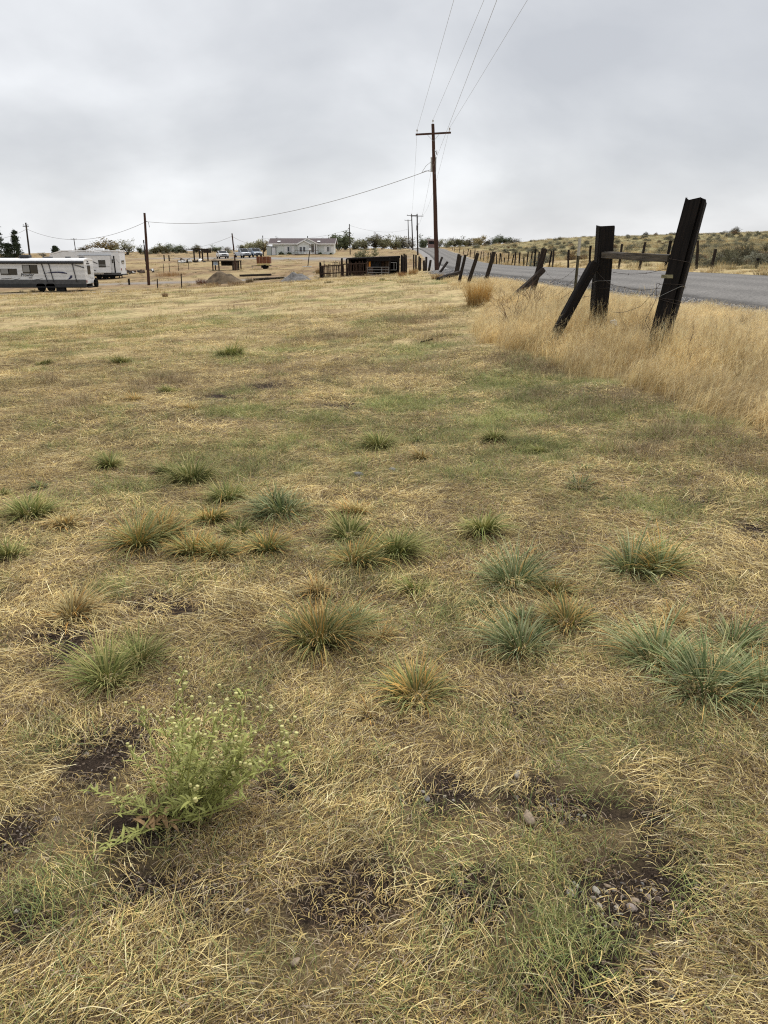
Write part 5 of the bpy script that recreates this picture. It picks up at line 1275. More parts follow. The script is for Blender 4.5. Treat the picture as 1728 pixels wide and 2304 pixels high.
# yard things in front of the house
def bush(p, rx, rz2, m, label, seed, name='shrub', n=500, leaf=.08, group=None, cat='shrub', stem=None):
    rn = random.Random(seed); mb = MB()
    for i in range(n):
        while True:
            v = Vector((rn.uniform(-1, 1), rn.uniform(-1, 1), rn.uniform(-.25, 1)))
            if v.length < 1 and v.length > .25: break
        k = .72 + .45 * mnoise.noise(v.normalized() * 2.3 + Vector((seed, 0, 0))); q = Vector((v.x * rx * k, v.y * rx * k, max(.02, (v.z + .2) * rz2 * k * .85)))
        d = Vector((rn.gauss(0, 1), rn.gauss(0, 1), rn.gauss(.5, 1))).normalized(); e_ = d.orthogonal().normalized(); s = leaf * rn.uniform(.6, 1.4); o = len(mb.v)
        mb.v += [tuple(q - e_ * s * .35), tuple(q + d * s * .5 - e_ * 0), tuple(q + e_ * s * .35), tuple(q - d * s * .6)]; kk = rn.uniform(.7, 1.25); mb.c += [(kk, kk, kk)] * 4; mb.f.append((o, o + 1, o + 2, o + 3))
    for i in range(9):
        a = rn.uniform(0, 6.28); mb.tube([(0, 0, -.05), (math.cos(a) * rx * .3, math.sin(a) * rx * .3, rz2 * .4), (math.cos(a) * rx * .6, math.sin(a) * rx * .6, rz2 * .75)], [.02, .014, .006], 4, (.6, .5, .45), False)
    return mb
def tintmat(name, col, rnd=.15, transl=.15):
    m = mat(name, col, rough=.8, var=.25, scale=1.2, rnd=rnd, transl=transl)
    t = m.node_tree; b = t.nodes['Principled BSDF']; lk = b.inputs['Base Color'].links[0]; src = lk.from_socket
    at = t.nodes.new('ShaderNodeAttribute'); at.attribute_name = 'tint'; vm = t.nodes.new('ShaderNodeVectorMath'); vm.operation = 'MULTIPLY'
    t.links.new(src, vm.inputs[0]); t.links.new(at.outputs['Color'], vm.inputs[1]); t.links.new(vm.outputs[0], b.inputs['Base Color']); return m
bushg = tintmat('yard_bush', (.07, .09, .04))
for u, w, lb, sd in [(633, 1.0, 'dark bush against the house wall near the shed', 3), (651, .8, 'low bush under the shuttered window', 4), (720, .7, 'dark bush beside the house porch', 5), (745, .5, 'small bush at the house gable corner', 6)]:
    p = on(u, HY - 1.2); tag(bush(p, w, w * .9, bushg, '', sd, n=220, leaf=.2).obj('shrub', bushg, colors=True, loc=p), lb, 'shrub')
g_ = on(655, 124); pst = thing('leaning_post', 'thin dark leaning post with white ball top on a pale block', 'post', g_)
mb = MB(); mb.tube([(0, 0, 0), P(695, 573, 124) - g_ - Vector((0, 0, .1))] if False else [(2.6, 0, .1), (3.0, 0, 2.6)], .07, 8); mb.obj('shaft', pole_g, pst)
mb = MB(); mb.lathe([(.02, -.16), (.14, -.1), (.17, 0), (.14, .1), (.02, .16)], (3.02, 0, 2.72), 12); mb.obj('ball_top', trim_m, pst, smooth=True)
mb = MB(); mb.box((2.5, 0, .1), (1.4, .8, .3)); mb.obj('base_block', mat('concrete', (.55, .54, .50), var=.2), pst, bevel=.03)

# ------------------------------------------------------------------ vehicles parked in the yard
def carpaint(n, c): return mat(n, c, rough=.25, var=.05, spec=.5)
def car(u, Y, label, paint, suv=True, rz=.25, kind='car', pick_=False):
    g = on(u, Y); t = thing('parked_' + kind, label, kind, g, rz, 'vehicles parked in the yard')
    # local: nose towards -Y, width along X
    W2 = .92; ln_ = 5.4 if pick_ else 4.6; zc = .98; zt2 = 1.72 if suv else 1.45
    side = [(-ln_/2, .35), (-ln_/2 + .02, .85), (-ln_/2 + .25, .98), (-ln_/2 + 1.25, 1.06), (ln_/2 - .05, 1.06), (ln_/2, .9), (ln_/2, .38)]
    mb = MB(); mb.prism(side, 'x', -W2, W2); mb.obj('body', paint, t, bevel=.08)
    ce = -.2 + (0.4 if pick_ else ln_ * .42)
    cab = [(-ln_/2 + 1.15, 1.04), (-ln_/2 + 1.85, zt2), (ce - .15, zt2), (ce + .15, 1.04)]
    mb = MB(); mb.prism(cab, 'x', -W2 + .10, W2 - .10); cb = mb.obj('cabin', paint, t, bevel=.06)
    a, b = Vector(cab[0]), Vector(cab[1]); m_ = (a + b) / 2; rot = Euler((-math.atan2(b.x - a.x, b.y - a.y), 0, 0)).to_matrix()
    mb = MB(); mb.box((0, m_.x - .02, m_.y + .02), (1.45, .05, (b - a).length * .82), rot); mb.obj('windshield', glass_m, t)
    for s in (-1, 1):
        mb = MB(); mb.box((s * (W2 - .095), (cab[1][0] + cab[2][0]) / 2, 1.36 if suv else 1.22), (.03, (cab[2][0] - cab[1][0]) * .92, .40 if suv else .3)); mb.obj('side_window', glass_m, t)
        mb = MB(); mb.box((s * .66, -ln_/2 - .01, .80), (.36, .08, .20)); mb.obj('headlight', mat('headlight', (.7, .72, .74), rough=.15, var=.05) if 'headlight' not in MATS else MATS['headlight'], t, bevel=.02)
        mb = MB(); mb.box((s * 1.03, -ln_/2 + 1.6, 1.12), (.2, .12, .15)); mb.obj('mirror', dgrey, t, bevel=.02)
        for y_ in (-ln_/2 + .9, ln_/2 - .95): wheel(t, (s * (W2 - .1), y_, .36), .36, .22, axis='x')
    mb = MB(); mb.box((0, -ln_/2 - .015, .78), (.9, .06, .2)); mb.obj('grille', dgrey, t)
    mb = MB(); mb.box((0, -ln_/2 - .03, .48), (1.75, .12, .2)); mb.obj('bumper', dgrey, t, bevel=.03)
    return t
car(501, 158, 'white car facing the field, parked before the brown shrubs', carpaint('paint_white', (.78, .78, .77)), False, .35)
car(546, 160, 'pale silver pickup truck parked beside a dark blue car', carpaint('paint_silver', (.50, .53, .58)), True, .5, 'truck', True)
car(574, 160, 'blue-grey sport utility car nearest the grey shed', carpaint('paint_bluegrey', (.30, .36, .43)), True, .45)

# ------------------------------------------------------------------ utility trailer with brown box
wood_b = mat('plywood_brown', (.20, .075, .035), rough=.8, var=.35, scale=3); yel_m = mat('yellow_board', (.62, .50, .22), rough=.7, var=.25, scale=4)
ug = on(578, 121); ut = thing('utility_trailer', 'small utility trailer with tall brown plywood side and yellow lower boards', 'trailer', ug); k5 = P(601, 600, 121).x - P(600, 600, 121).x
def zx2(x): return (x - 1350) / 4.88 * k5
for a, b in [(1350, 1385), (1385, 1420), (1420, 1460), (1460, 1495)]: mb = MB(); mb.box(((zx2(a) + zx2(b)) / 2, 0, 1.35), (zx2(b) - zx2(a) - .02, .06, 1.0)); mb.obj('side_board', wood_b, ut)
for a in (1352, 1493): mb = MB(); mb.box((zx2(a), .9, 1.3), (.06, 1.7, .95)); mb.obj('end_board', wood_b, ut)
for a, b in [(1355, 1440), (1440, 1495)]: mb = MB(); mb.box(((zx2(a) + zx2(b)) / 2, -.02, .70), (zx2(b) - zx2(a) - .02, .05, .28)); mb.obj('lower_board', yel_m, ut)
mb = MB(); mb.box(((zx2(1350) + zx2(1495)) / 2, .9, .52), (zx2(1495) - zx2(1350), 1.8, .1)); mb.obj('bed', under_m, ut)
wheel(ut, (zx2(1438), -.12, .33), .33, .2, hm=trim_m); wheel(ut, (zx2(1438), 1.9, .33), .33, .2, hm=trim_m); mb = MB(); mb.box((zx2(1412), .1, .4), (.35, .3, .4)); mb.obj('fender', under_m, ut)
mb = MB(); mb.beam((zx2(1350), .9, .50), (zx2(1280), .9, .45), .1, .1); mb.obj('drawbar', under_m, ut); mb = MB(); mb.beam((zx2(1290), .9, .5), (zx2(1290), .9, -.02), .06, .06); mb.obj('jack_stand', steel_m, ut)

# ------------------------------------------------------------------ open shelter, gate frame, logs, junk
def px2(Y): return P(601, 600, Y).x - P(600, 600, Y).x
k4 = px2(119); s0 = on(478, 119); shl = thing('open_shelter', 'dark wooden open-fronted shelter with flat roof and slatted end', 'shelter', s0)
def sx_(x): return (x - 868) / 4.88 * k4
def sz_(y): return (715 - y) / 4.88 * k4 * .945
mb = MB(); mb.box(((sx_(868) + sx_(1165)) / 2, .9, sz_(606)), (sx_(1165) - sx_(860), 2.2, .12)); mb.obj('roof', post_m, shl)
for x_, y_ in [(875, 0), (942, 0), (1095, 0), (1160, 0), (875, 1.8), (1160, 1.8)]: mb = MB(); mb.box((sx_(x_), y_, sz_(660) - .1), (.16, .16, sz_(606) + .2)); mb.obj('post', post_m, shl)
for x_ in range(1105, 1160, 9): mb = MB(); mb.box((sx_(x_), -.03, sz_(660)), (.11, .05, sz_(615))); mb.obj('slat', deck_m, shl)
for x_ in range(950, 1090, 14): mb = MB(); mb.box((sx_(x_), 1.75, sz_(632)), (.2, .05, .75)); mb.obj('back_board', post_m, shl)
mb = MB(); mb.box(((sx_(950) + sx_(1090)) / 2, .1, sz_(655)), (sx_(1085) - sx_(995), .5, .1)); mb.obj('shelf', grey_m, shl)
mb = MB(); mb.box((sx_(908), .0, sz_(628)), (sx_(932) - sx_(882), .04, .62)); mb.obj('blue_panel', mat('faded_sign', (.42, .50, .58), var=.35, scale=3), shl)
g0 = on(437, 146); k3 = px2(146); gf = thing('gate_frame', 'dark rough timber frame with long overhead beam in the far yard', 'frame', g0)
def gx_(x): return (x - 668) / 4.88 * k3
for x_ in (668, 732, 752, 813): mb = MB(); mb.box((gx_(x_), R.uniform(0, .8), 1.0), (.22, .22, 2.4)); mb.obj('post', post_m, gf)
o = timber('beam', (gx_(555), .3, 1.95), (gx_(892), .3, 2.12), .18, .18, post_m, seed=3, round_=.8, parent=gf)
mb = MB(); mb.box((gx_(815), .3, 1.7), (1.4, .3, .5)); mb.obj('hanging_board', post_m, gf)
for u, Y, lb in [(370, 150, 'short dark gate post in the far yard'), (381, 150, 'short dark gate post in the far yard')]:
    p = on(u, Y); o = timber('yard_post', p - Vector((0, 0, .2)), p + Vector((0, 0, 1.1)), .2, .2, post_m, seed=int(u)); tag(o, lb, 'post', 'pair of short gate posts')
for (u0, v0, u1, v1, w, lb, sd) in [(540, 622, 610, 620, .28, 'long dark log lying beyond the brown dirt mound', 1), (570, 631, 640, 627, .25, 'log lying between the two dirt mounds', 2)]:
    a, b = G(u0, v0), G(u1, v1); tag(timber('log', a + Vector((0, 0, .1)), b + Vector((0, 0, .1)), w, w, post_m, seed=sd, round_=.8), lb, 'log')
junk_m = mat('junk_dark', (.06, .055, .05), var=.4); 
def junkpile(u, Y, w, h, label, seed, pale=.25):
    rn = random.Random(seed); p = on(u, Y); t = thing('scrap_pile', label, 'scrap pile', p)
    for k in range(16):
        mb = MB(); mb.box((rn.uniform(-w/2, w/2), rn.uniform(-.5, .5), rn.uniform(.05, h)), (rn.uniform(.3, 1.1), rn.uniform(.2, .6), rn.uniform(.08, .45)), Euler((rn.gauss(0, .3), rn.gauss(0, .25), rn.uniform(0, 3))).to_matrix()); mb.obj('scrap_piece', trim_m if rn.random() < pale else (junk_m if rn.random() < .7 else deck_m), t)
junkpile(312, 122, 6.5, .6, 'dark low scrap pile beside the bare pole', 1, .1); junkpile(432, 140, 4.5, .45, 'small scattered scrap pile below the timber frame', 2, .4)

# ------------------------------------------------------------------ dirt mounds
def mound(u, Y, wpx, hpx, m, label, seed, skew=0.):
    p = on(u, Y); k = px2(Y); rx = wpx * k / 2; h = hpx * k * .95; n = 26; mb = MB()
    for j in range(n + 1):
        for i in range(n + 1):
            a = (i / n) * 2 - 1; b = (j / n) * 2 - 1; r = math.hypot(a + skew * .1, b)
            q = Vector((a * rx, b * rx * .7, 0)); z = math.cos(min(1, r) * math.pi / 2)**1.5 * h * 1.02
            z = z * (.9 + .4 * mnoise.noise(Vector((a * 2.4, b * 2.4, seed)))) + mnoise.noise(Vector((a * 11, b * 11, seed))) * .06 * h * (1 if r < 1 else 0)
            mb.v.append((q.x, q.y, gz(p.x + q.x, p.y + q.y) - p.z + z - .06)); mb.c.append((1,1,1))
    for j in range(n):
        for i in range(n): mb.f.append((j*(n+1)+i, j*(n+1)+i+1, (j+1)*(n+1)+i+1, (j+1)*(n+1)+i))
    return tag(mb.obj('dirt_mound', m, loc=p, smooth=True), label, 'mound')
mound(502, 92, 104, 29, mat('mound_soil', (.17, .125, .078), rough=.95, var=.4, scale=1.5, bump=1), 'brown dirt mound with weeds round its foot', 1)
mound(664, 87, 84, 22, mat('mound_gravel', (.22, .21, .20), rough=.95, var=.3, scale=4, bump=1), 'grey gravel mound nearer the corral', 2)
for u, v, w, h, pal, lb in [(453, 640, 30, 15, [(.14,.075,.06),(.18,.09,.06)], 'dark reddish weeds at the brown mound end'), (480, 643, 46, 9, [(.33,.22,.11),(.26,.16,.08)], 'rusty weeds along the brown mound foot'),
      (530, 642, 50, 11, [(.32,.22,.11),(.26,.17,.08)], 'tan weeds before the brown mound'), (562, 636, 24, 12, [(.16,.12,.07),(.2,.15,.08)], 'dark weeds at the far end of the brown mound'),
      (668, 627, 24, 8, [(.09,.10,.05),(.12,.13,.06)], 'dark green weeds on the gravel mound'), (372, 668, 14, 12, [(.30,.22,.14),(.25,.18,.11)], 'small tumbleweed near the thin steel posts'),
      (716, 616, 12, 14, [(.42,.31,.17),(.36,.26,.13)], 'pale dry clump at the picket corral corner'), (740, 636, 30, 5, [(.16,.15,.08),(.22,.19,.1)], 'dull low weeds in front of the picket corral'), (860, 631, 18, 6, [(.13,.15,.08),(.18,.19,.1)], 'grey-green weeds in front of the tube gate')]:
    big_clump(u, v, w, h, pal, lb, 220)

# thin steel fence posts and wires along the left yard
fp = []
for u, v1, Y, lb in [(291, 627, 92, 'short dark wooden stub post near the bare pole'), (355, 627, 77, 'thin steel fence post in the dry field before the bare pole'), (409, 616, 80, 'taller thin steel fence post between bare pole and brown mound')]:
    g = on(u, Y); top = P(u - 1.5, v1, Y); o = timber('wire_fence_post', g - Vector((0, 0, .2)), top, .09 if u > 300 else .2, .09 if u > 300 else .2, post_m, seed=int(u)); tag(o, lb, 'post'); fp.append(top)
strand([fp[1] - Vector((0, 0, .15)), fp[2] - Vector((0, 0, .15))], 'thin wire between the two steel posts in the field', .006, False, group='field fence wires'); strand([fp[1] - Vector((0, 0, .15)), fp[1] + Vector((-9, 1, -.15)), fp[1] + Vector((-20, 3, -.3))], 'thin wire running from the steel post towards the trailers', .006, False, group='field fence wires')
for u, Y, h in [(369, 118, 1.4), (382, 120, 1.3), (402, 121, 1.6), (425, 122, 1.0)]:
    p = on(u, Y); o = timber('thin_stake', p - Vector((0, 0, .2)), p + Vector((0, 0, h)), .07, .07, post_m, seed=u); tag(o, 'thin dark stake beside the rusty weeds in the yard', 'post', 'thin stakes in the yard')
big_clump(385, 621, 90, 10, [(.42,.27,.13),(.36,.22,.10)], 'long band of rusty dry weeds in the yard', 500)

# ------------------------------------------------------------------ corral with shed
kc = px2(88); cg = on(720, 88.5)
cor = thing('picket_corral', 'dark brown corral fence of uneven upright pickets', 'fence', cg); rc = random.Random(4)
def cxz(x): return (x - 152) / 6.9125 * kc                # zoom 6.91 of x 700..940
def szz(y): return (470 - y) / 6.9125 * kc * .945
def gzl(x): return gz(cg.x + x, 88.5) - cg.z
brownp = [mat('picket_%d' % i, c, rough=.9, var=.45, scale=5, stretch=(4, 4, .6)) for i, c in enumerate([(.09,.052,.036), (.06,.037,.027), (.14,.088,.06), (.26,.19,.14)])]
x_ = 160
while x_ < 905:
    h = rc.uniform(1.15, 1.6)
    lx = cxz(x_); w = rc.uniform(.06, .11); z0 = gzl(lx); mb = MB(); mb.beam((lx, rc.gauss(0, .02), z0 - .08), (lx + rc.gauss(0, .06), rc.gauss(0, .03), z0 + h), w, .04); mb.obj('picket', rc.choice(brownp[:3] + [brownp[0]] * 2), cor)
    x_ += rc.uniform(14, 26)
for (a, b, zz) in [(155, 500, .42), (500, 905, .45), (155, 500, 1.22), (480, 905, 1.3)]: 
    mb = MB(); mb.beam((cxz(a), -.06, gzl(cxz(a)) + zz), (cxz(b), -.06, gzl(cxz(b)) + zz), .05, .12); mb.obj('rail', brownp[1], cor)
for a, h in [(160, 1.65), (185, 1.2), (500, 1.95), (575, 1.85), (905, 1.7)]: mb = MB(); mb.box((cxz(a), .08, gzl(cxz(a)) + h / 2 - .1), (.2, .2, h + .2)); mb.obj('post', tie_m, cor)
for a, b in [(195, 210), (215, 235), (385, 392)]: mb = MB(); mb.beam((cxz(a), .5, .9), (cxz(a + 10), .5, szz(198)), .09, .04); mb.obj('picket', brownp[3], cor)
for k in range(4):
    for j in range(4): mb = MB(); mb.box((cxz(362 + 25 * k), -.1, szz(330) + j * .22), (.10, .03, .13)); mb.obj('lattice_slat', grey_m, cor)
shd = thing('lean_to_shed', 'low dark lean-to shed with sloping roof behind the corral gate', 'shed', cg + Vector((0, 2.2, 0)))
mb = MB(); mb.prism([(cxz(560), szz(185)), (cxz(1415), szz(160)), (cxz(1415), szz(128)), (cxz(560), szz(165))], 'y', -.6, 2.6); mb.obj('roof', tie_m, shd)
for a in (600, 880, 1100, 1395):
    for y_ in (-.3, 2.2): mb = MB(); mb.box((cxz(a), y_, szz(165) / 2 - .2), (.16, .16, szz(165) + .35)); mb.obj('post', tie_m, shd)
x_ = 600
while x_ < 1400:
    mb = MB(); mb.box((cxz(x_), 2.35, szz(180) / 2), (.2, .05, szz(180))); mb.obj('wall_board', rc.choice(brownp[:3]) if x_ > 870 else brownp[3], shd); x_ += 14.5 if x_ < 890 or x_ > 1100 else 18
mb = MB(); mb.box(((cxz(880) + cxz(1405)) / 2, -.55, szz(180)), (cxz(1405) - cxz(880), .06, .42)); mb.obj('front_fascia', tie_m, shd)
mb = MB(); mb.lathe([(.3, -.75), (.5, -.5), (.55, .4), (.3, .6)], (cxz(1000), .9, szz(262)), 14, 'x'); tag(mb.obj('tarp_bundle', mat('tarp', (.045, .05, .055), var=.3), loc=cg + Vector((0, 2.2, 0)), smooth=True), 'dark rounded bundle inside the lean-to shed', 'bundle')
mb = MB(); mb.box((0, 0, 0), (.25, .2, .75)); mb.box((0.02, -.02, .45), (.16, .16, .2)); tag(mb.obj('orange_jerrycan', mat('orange_plastic', (.65, .25, .03), var=.15), loc=cg + Vector((cxz(925), 1.9, szz(268)))), 'bright orange container standing under the shed roof', 'container')
mb = MB(); mb.box((0, 0, szz(310) / 2 - .05), (.8, .6, szz(310) + .1)); tag(mb.obj('feed_crate', deck_m, loc=cg + Vector((cxz(930), 2.1, .0))), 'brown wooden crate under the orange container in the shed', 'crate')
def tube_gate(a, b, z0, z1, bars, label, y_=-.1):
    t = thing('tube_gate', label, 'gate', cg + Vector((cxz(a), y_, z0))); wd = cxz(b) - cxz(a)
    for k in range(bars): z = (z1 - z0) * k / (bars - 1); mb = MB(); mb.tube([(0, 0, z), (wd, 0, z)], .028, 6); mb.obj('bar', galv_m, t)
    for x_ in (0, wd * .66, wd): mb = MB(); mb.tube([(x_, 0.0, 0), (x_, 0.0, z1 - z0)], .03, 6); mb.obj('upright', galv_m, t)
    return t
tube_gate(905, 1235, szz(425), szz(300), 4, 'wide grey tube gate closing the corral'); tube_gate(1240, 1352, szz(345), szz(228), 2, 'small grey tube panel standing right of the wide gate', .05)
for a, h in [(1120, 1.75), (1140, 1.7), (1165, 1.75), (1185, 1.75), (1205, 1.75), (1225, 1.75)]: mb = MB(); mb.beam((cxz(a), .45, 0), (cxz(a) + .05, .6, h), .11, .04); mb.obj('leaning_board', rc.choice(brownp[1:]), shd)
for a, h in [(1395, 2.0), (1425, 2.1), (1450, 2.0), (1475, 2.2), (1240, 1.8)]:
    p = cg + Vector((cxz(a), rc.uniform(.0, .5), 0)); p.z = gz(p.x, p.y); tag(timber('corral_post', p - Vector((0, 0, .2)), p + Vector((rc.gauss(0, .1), 0, h)), .17, .17, tie_m, seed=int(a)), 'black upright post clustered at the lean-to shed end', 'post', 'black posts at the shed end')

# far side fence of the road
pf = thing('roadside_wire_fence', 'line of thin dark posts and wire across the road', 'fence', (0, 0, 0)); tops = []
uu = [(1700, .45, 36), (1600, .9, 37.5), (1568, 1.35, 39), (1495, 1.4, 41), (1437, 1.4, 42.5), (1391, 1.35, 45), (1326, 1.35, 49), (1278, 1.2, 52), (1222, 1.25, 57), (1212, 1.2, 58.5), (1197, 1.35, 61), (1184, 1.2, 63), (1170, 1.4, 65), (1158, 1.2, 67), (1147, 1.25, 69), (1137, .8, 71), (1128, 1.25, 74), (1119, 1.3, 77), (1112, 1.1, 80), (1106, 1.35, 83), (1098, .8, 86), (1093, 1.2, 89), (1088, 1.3, 92), (1083, 1.2, 95), (1078, 1.3, 99), (1072, 1.3, 104), (1066, 1.3, 110), (1061, 1.4, 117), (1056, 1.3, 125), (1051, 1.35, 132), (1046, 1.5, 140), (1042, 1.3, 150), (1037, 1.4, 158), (1032, 1.3, 168), (1027, 1.3, 178), (1022, 1.3, 190), (1018, 1.3, 200)]
for i, (u, h, Y) in enumerate(uu):
    p = on(u, Y)
    if p.x < float(road_left(Y) + road_w(Y)) + 1.0: p.x = float(road_left(Y) + road_w(Y)) + 1.0; p.z = gz(p.x, p.y)
    lean = Vector((rc.gauss(0, .08) + (.12 if Y > 120 else 0), 0, 0)); o = timber('post', p - Vector((0, 0, .2)), p + Vector((0, 0, h)) + lean, .09 + .05 * rc.random(), .10, post_m if i % 3 else tie_m, seed=i, round_=.8, rough=.02, parent=pf)
    tops.append(p + Vector((0, 0, h * .85)) + lean * .8)
for dz in (0, -.35, -.65):
    mb = MB(); mb.tube([t + Vector((0, -.08, dz)) for t in tops[2:]], .006, 4); mb.obj('wire', wire_m, pf)
# ------------------------------------------------------------------ sagebrush on the hillside
sage_m = tintmat('sage_leaves', (.24, .235, .155)); sage2 = tintmat('sage_dark', (.17, .16, .105)); brush3 = tintmat('rust_brush', (.24, .16, .085))
SG = []
for i in range(5):
    m_ = [sage_m, sage2, sage_m, sage2, brush3][i]
    me = bush(None, .8, .95, m_, '', 40 + i, n=1100, leaf=.075).mesh('sagebrush', colors=True); me.materials.append(m_); SG.append(me)
def sage(p, s, i, label, group='sagebrush across the road'):
    o = meshobj('sagebrush', SG[i], loc=p); o.scale = (s * R.uniform(.9, 1.3), s, s * R.uniform(.5, 1.05)); o.rotation_euler = (0, 0, R.uniform(0, 6.28)); return tag(o, label, 'shrub', group)
for u, Y, s, i, lb in [(1590, 43, 1.05, 0, 'big grey-green sagebrush just behind the leaning tie post'), (1618, 45, 1.1, 1, 'dark dense sagebrush between two paler ones'), (1645, 44, 1.0, 0, 'pale sagebrush behind the dark fence stub'),
      (1668, 48, 1.2, 1, 'tall dark sagebrush above the fence stub'), (1700, 46, 1.25, 0, 'wide sagebrush clump by the fence beyond the road'), (1725, 47, 1.1, 1, 'dark sagebrush at the end of the roadside clump'), (1640, 52, 1.1, 0, 'sagebrush set back behind the roadside clump'), (1690, 55, 1.1, 1, 'dark sagebrush set back behind the wide clump'),
      (1570, 49, .8, 1, 'low dark sagebrush half hidden by the leaning tie post'), (1208, 66, 1.35, 0, 'round green sagebrush behind the crossed leaning posts'), (1225, 70, 1.1, 1, 'dull sagebrush next to the round green one')]:
    sage(on(u, Y), s, i, lb)
ns = 0; tries = 0; rs = random.Random(17)
while ns < 280 and tries < 4000:
    tries += 1; Y = 42 * (6.2 ** rs.random()); u = rs.uniform(1010, 1760); p = on(u, Y)
    if p.x < float(road_left(Y) + road_w(Y)) + 5: continue
    nn = mnoise.noise(Vector((p.x * .03, p.y * .03, 4)))
    if rs.random() > .45 + .9 * nn + (.2 if u > 1450 else 0): continue
    i = rs.choice([0, 1, 2, 3, 0, 1, 4]); s = rs.uniform(.3, .85) * (1 + Y / 260)
    lb = {0: 'grey-green sagebrush bush dotted over the hillside across the road', 1: 'dark sagebrush bush dotted over the hillside across the road', 2: 'grey-green sagebrush bush dotted over the hillside across the road', 3: 'dark sagebrush bush dotted over the hillside across the road', 4: 'rust-brown brush on the hillside across the road'}[i]
    sage(p, s, i, lb, 'hillside brush of one colour: ' + ['grey-green', 'dark', 'grey-green', 'dark', 'rust-brown'][i]); ns += 1
sage(on(1655, 255), 2.4, 1, 'dark round bush alone on the hill skyline'); sage(on(1632, 262), 1.6, 1, 'small bush on the skyline beside the round one')

# ------------------------------------------------------------------ trees
bark_m = mat('bark', (.10, .08, .065), rough=.9, var=.4, scale=4)
TREEC = {'olive': (.27, .26, .145), 'grey': (.30, .27, .20), 'green': (.15, .17, .09), 'yellow': (.38, .31, .16), 'dark': (.05, .058, .036), 'rust': (.24, .15, .07)}
LM = {k: tintmat('leaves_' + k, c, .12, .2) for k, c in TREEC.items()}
def tree_mesh(seed, h, rx, dens, leaf, tall=1., gap=.5):
    """returns trunk mesh builder and crown mesh builder for a broadleaf tree"""
    rn = random.Random(seed); tk = MB(); cr = MB(); lv = []
    def branch(p, d, L_, r, n):
        pts = [p]
        for i in range(4): d = (d + Vector((rn.gauss(0, .16), rn.gauss(0, .16), rn.gauss(.06, .08)))).normalized(); pts.append(pts[-1] + d * L_ / 4)
        tk.tube(pts, [r * (1 - .17 * i) for i in range(5)], 5, cap=False)
        if n == 0: lv.extend(pts[1:]); return
        for k in range(rn.randint(3, 4)): q = pts[rn.randint(1, 4)]; branch(q, (d + Vector((rn.gauss(0, .6), rn.gauss(0, .6), rn.gauss(.25, .3)))).normalized(), L_ * rn.uniform(.5, .75), r * .5, n - 1)
    nst = 6
    for k in range(nst): branch(Vector((rn.gauss(0, rx * .12), rn.gauss(0, rx * .12), -.2)), Vector((rn.gauss(0, .55 * rx / h), rn.gauss(0, .55 * rx / h), .9)).normalized(), h * rn.uniform(.3, .55), h * .014, 2)
    top = max(p.z for p in lv); wd = max(max(abs(p.x), abs(p.y)) for p in lv)
    sz, sx = h / top * .93, rx / wd * .9
    for mbx in (tk,): mbx.v = [(a * sx, b * sx, c * sz if c > 0 else c) for a, b, c in mbx.v]
    for p in lv:
        if rn.random() > gap + .4: continue
        c = Vector((p.x * sx, p.y * sx, p.z * sz)); kk = rn.uniform(.65, 1.3)
        for j in range(dens):
            q = c + Vector((rn.gauss(0, 1), rn.gauss(0, 1), rn.gauss(0, 1))) * (rx * .12)
            if q.z < h * .03: continue
            d = Vector((rn.gauss(0, 1), rn.gauss(0, 1), rn.gauss(0, 1))).normalized(); e_ = d.orthogonal().normalized(); s = leaf * rn.uniform(.6, 1.3); o = len(cr.v); t_ = kk * rn.uniform(.8, 1.2)
            cr.v += [tuple(q - e_ * s * .4), tuple(q + d * s * .5), tuple(q + e_ * s * .4), tuple(q - d * s * .5)]; cr.c += [(t_, t_, t_)] * 4; cr.f.append((o, o+1, o+2, o+3))
    return tk, cr
TM = []
for i, (h, rx, dn, lf) in enumerate([(5, 2.6, 7, .30), (5, 2.0, 6, .28), (4, 2.6, 7, .30), (6, 2.4, 5, .26), (5, 3.0, 9, .32), (6, 1.6, 5, .26)]):
    tk, cr = tree_mesh(60 + i, h, rx, dn, lf, gap=.35 + .1 * (i % 3)); a = tk.mesh('trunk'); a.materials.append(bark_m); b = cr.mesh('crown', colors=True); b.materials.append(LM['olive']); TM.append((a, b, h, rx))
CR = {}
def tree(u, Y, hpx, wpx, col, i, label, group='trees on the skyline'):
    k = P(601, 600, Y).x - P(600, 600, Y).x; p = on(u, Y); a, b, h, rx = TM[i]
    if (i, col) not in CR: bb = b.copy(); bb.materials.clear(); bb.materials.append(LM[col]); CR[(i, col)] = bb
    vtop = None; sz = hpx * k * .945 / h; sx = wpx * k / 2 / rx * 1.5
    t = thing('tree', label, 'tree', p, R.uniform(0, 6.28), group); 
    for nm, me in (('trunk', a), ('crown', CR[(i, col)])): o = meshobj(nm, me, t); o.scale = (sx, sx, sz)
    return t
def tree_top(u, Y, vtop, wpx, col, i, label, **k):      # height from where its top shows
    p = on(u, Y); kk = P(601, 600, Y).x - P(600, 600, Y).x; h = P(u, vtop, Y).z - p.z
    return tree(u, Y, max(6, h / kk / .945), wpx, col, i, label, **k)
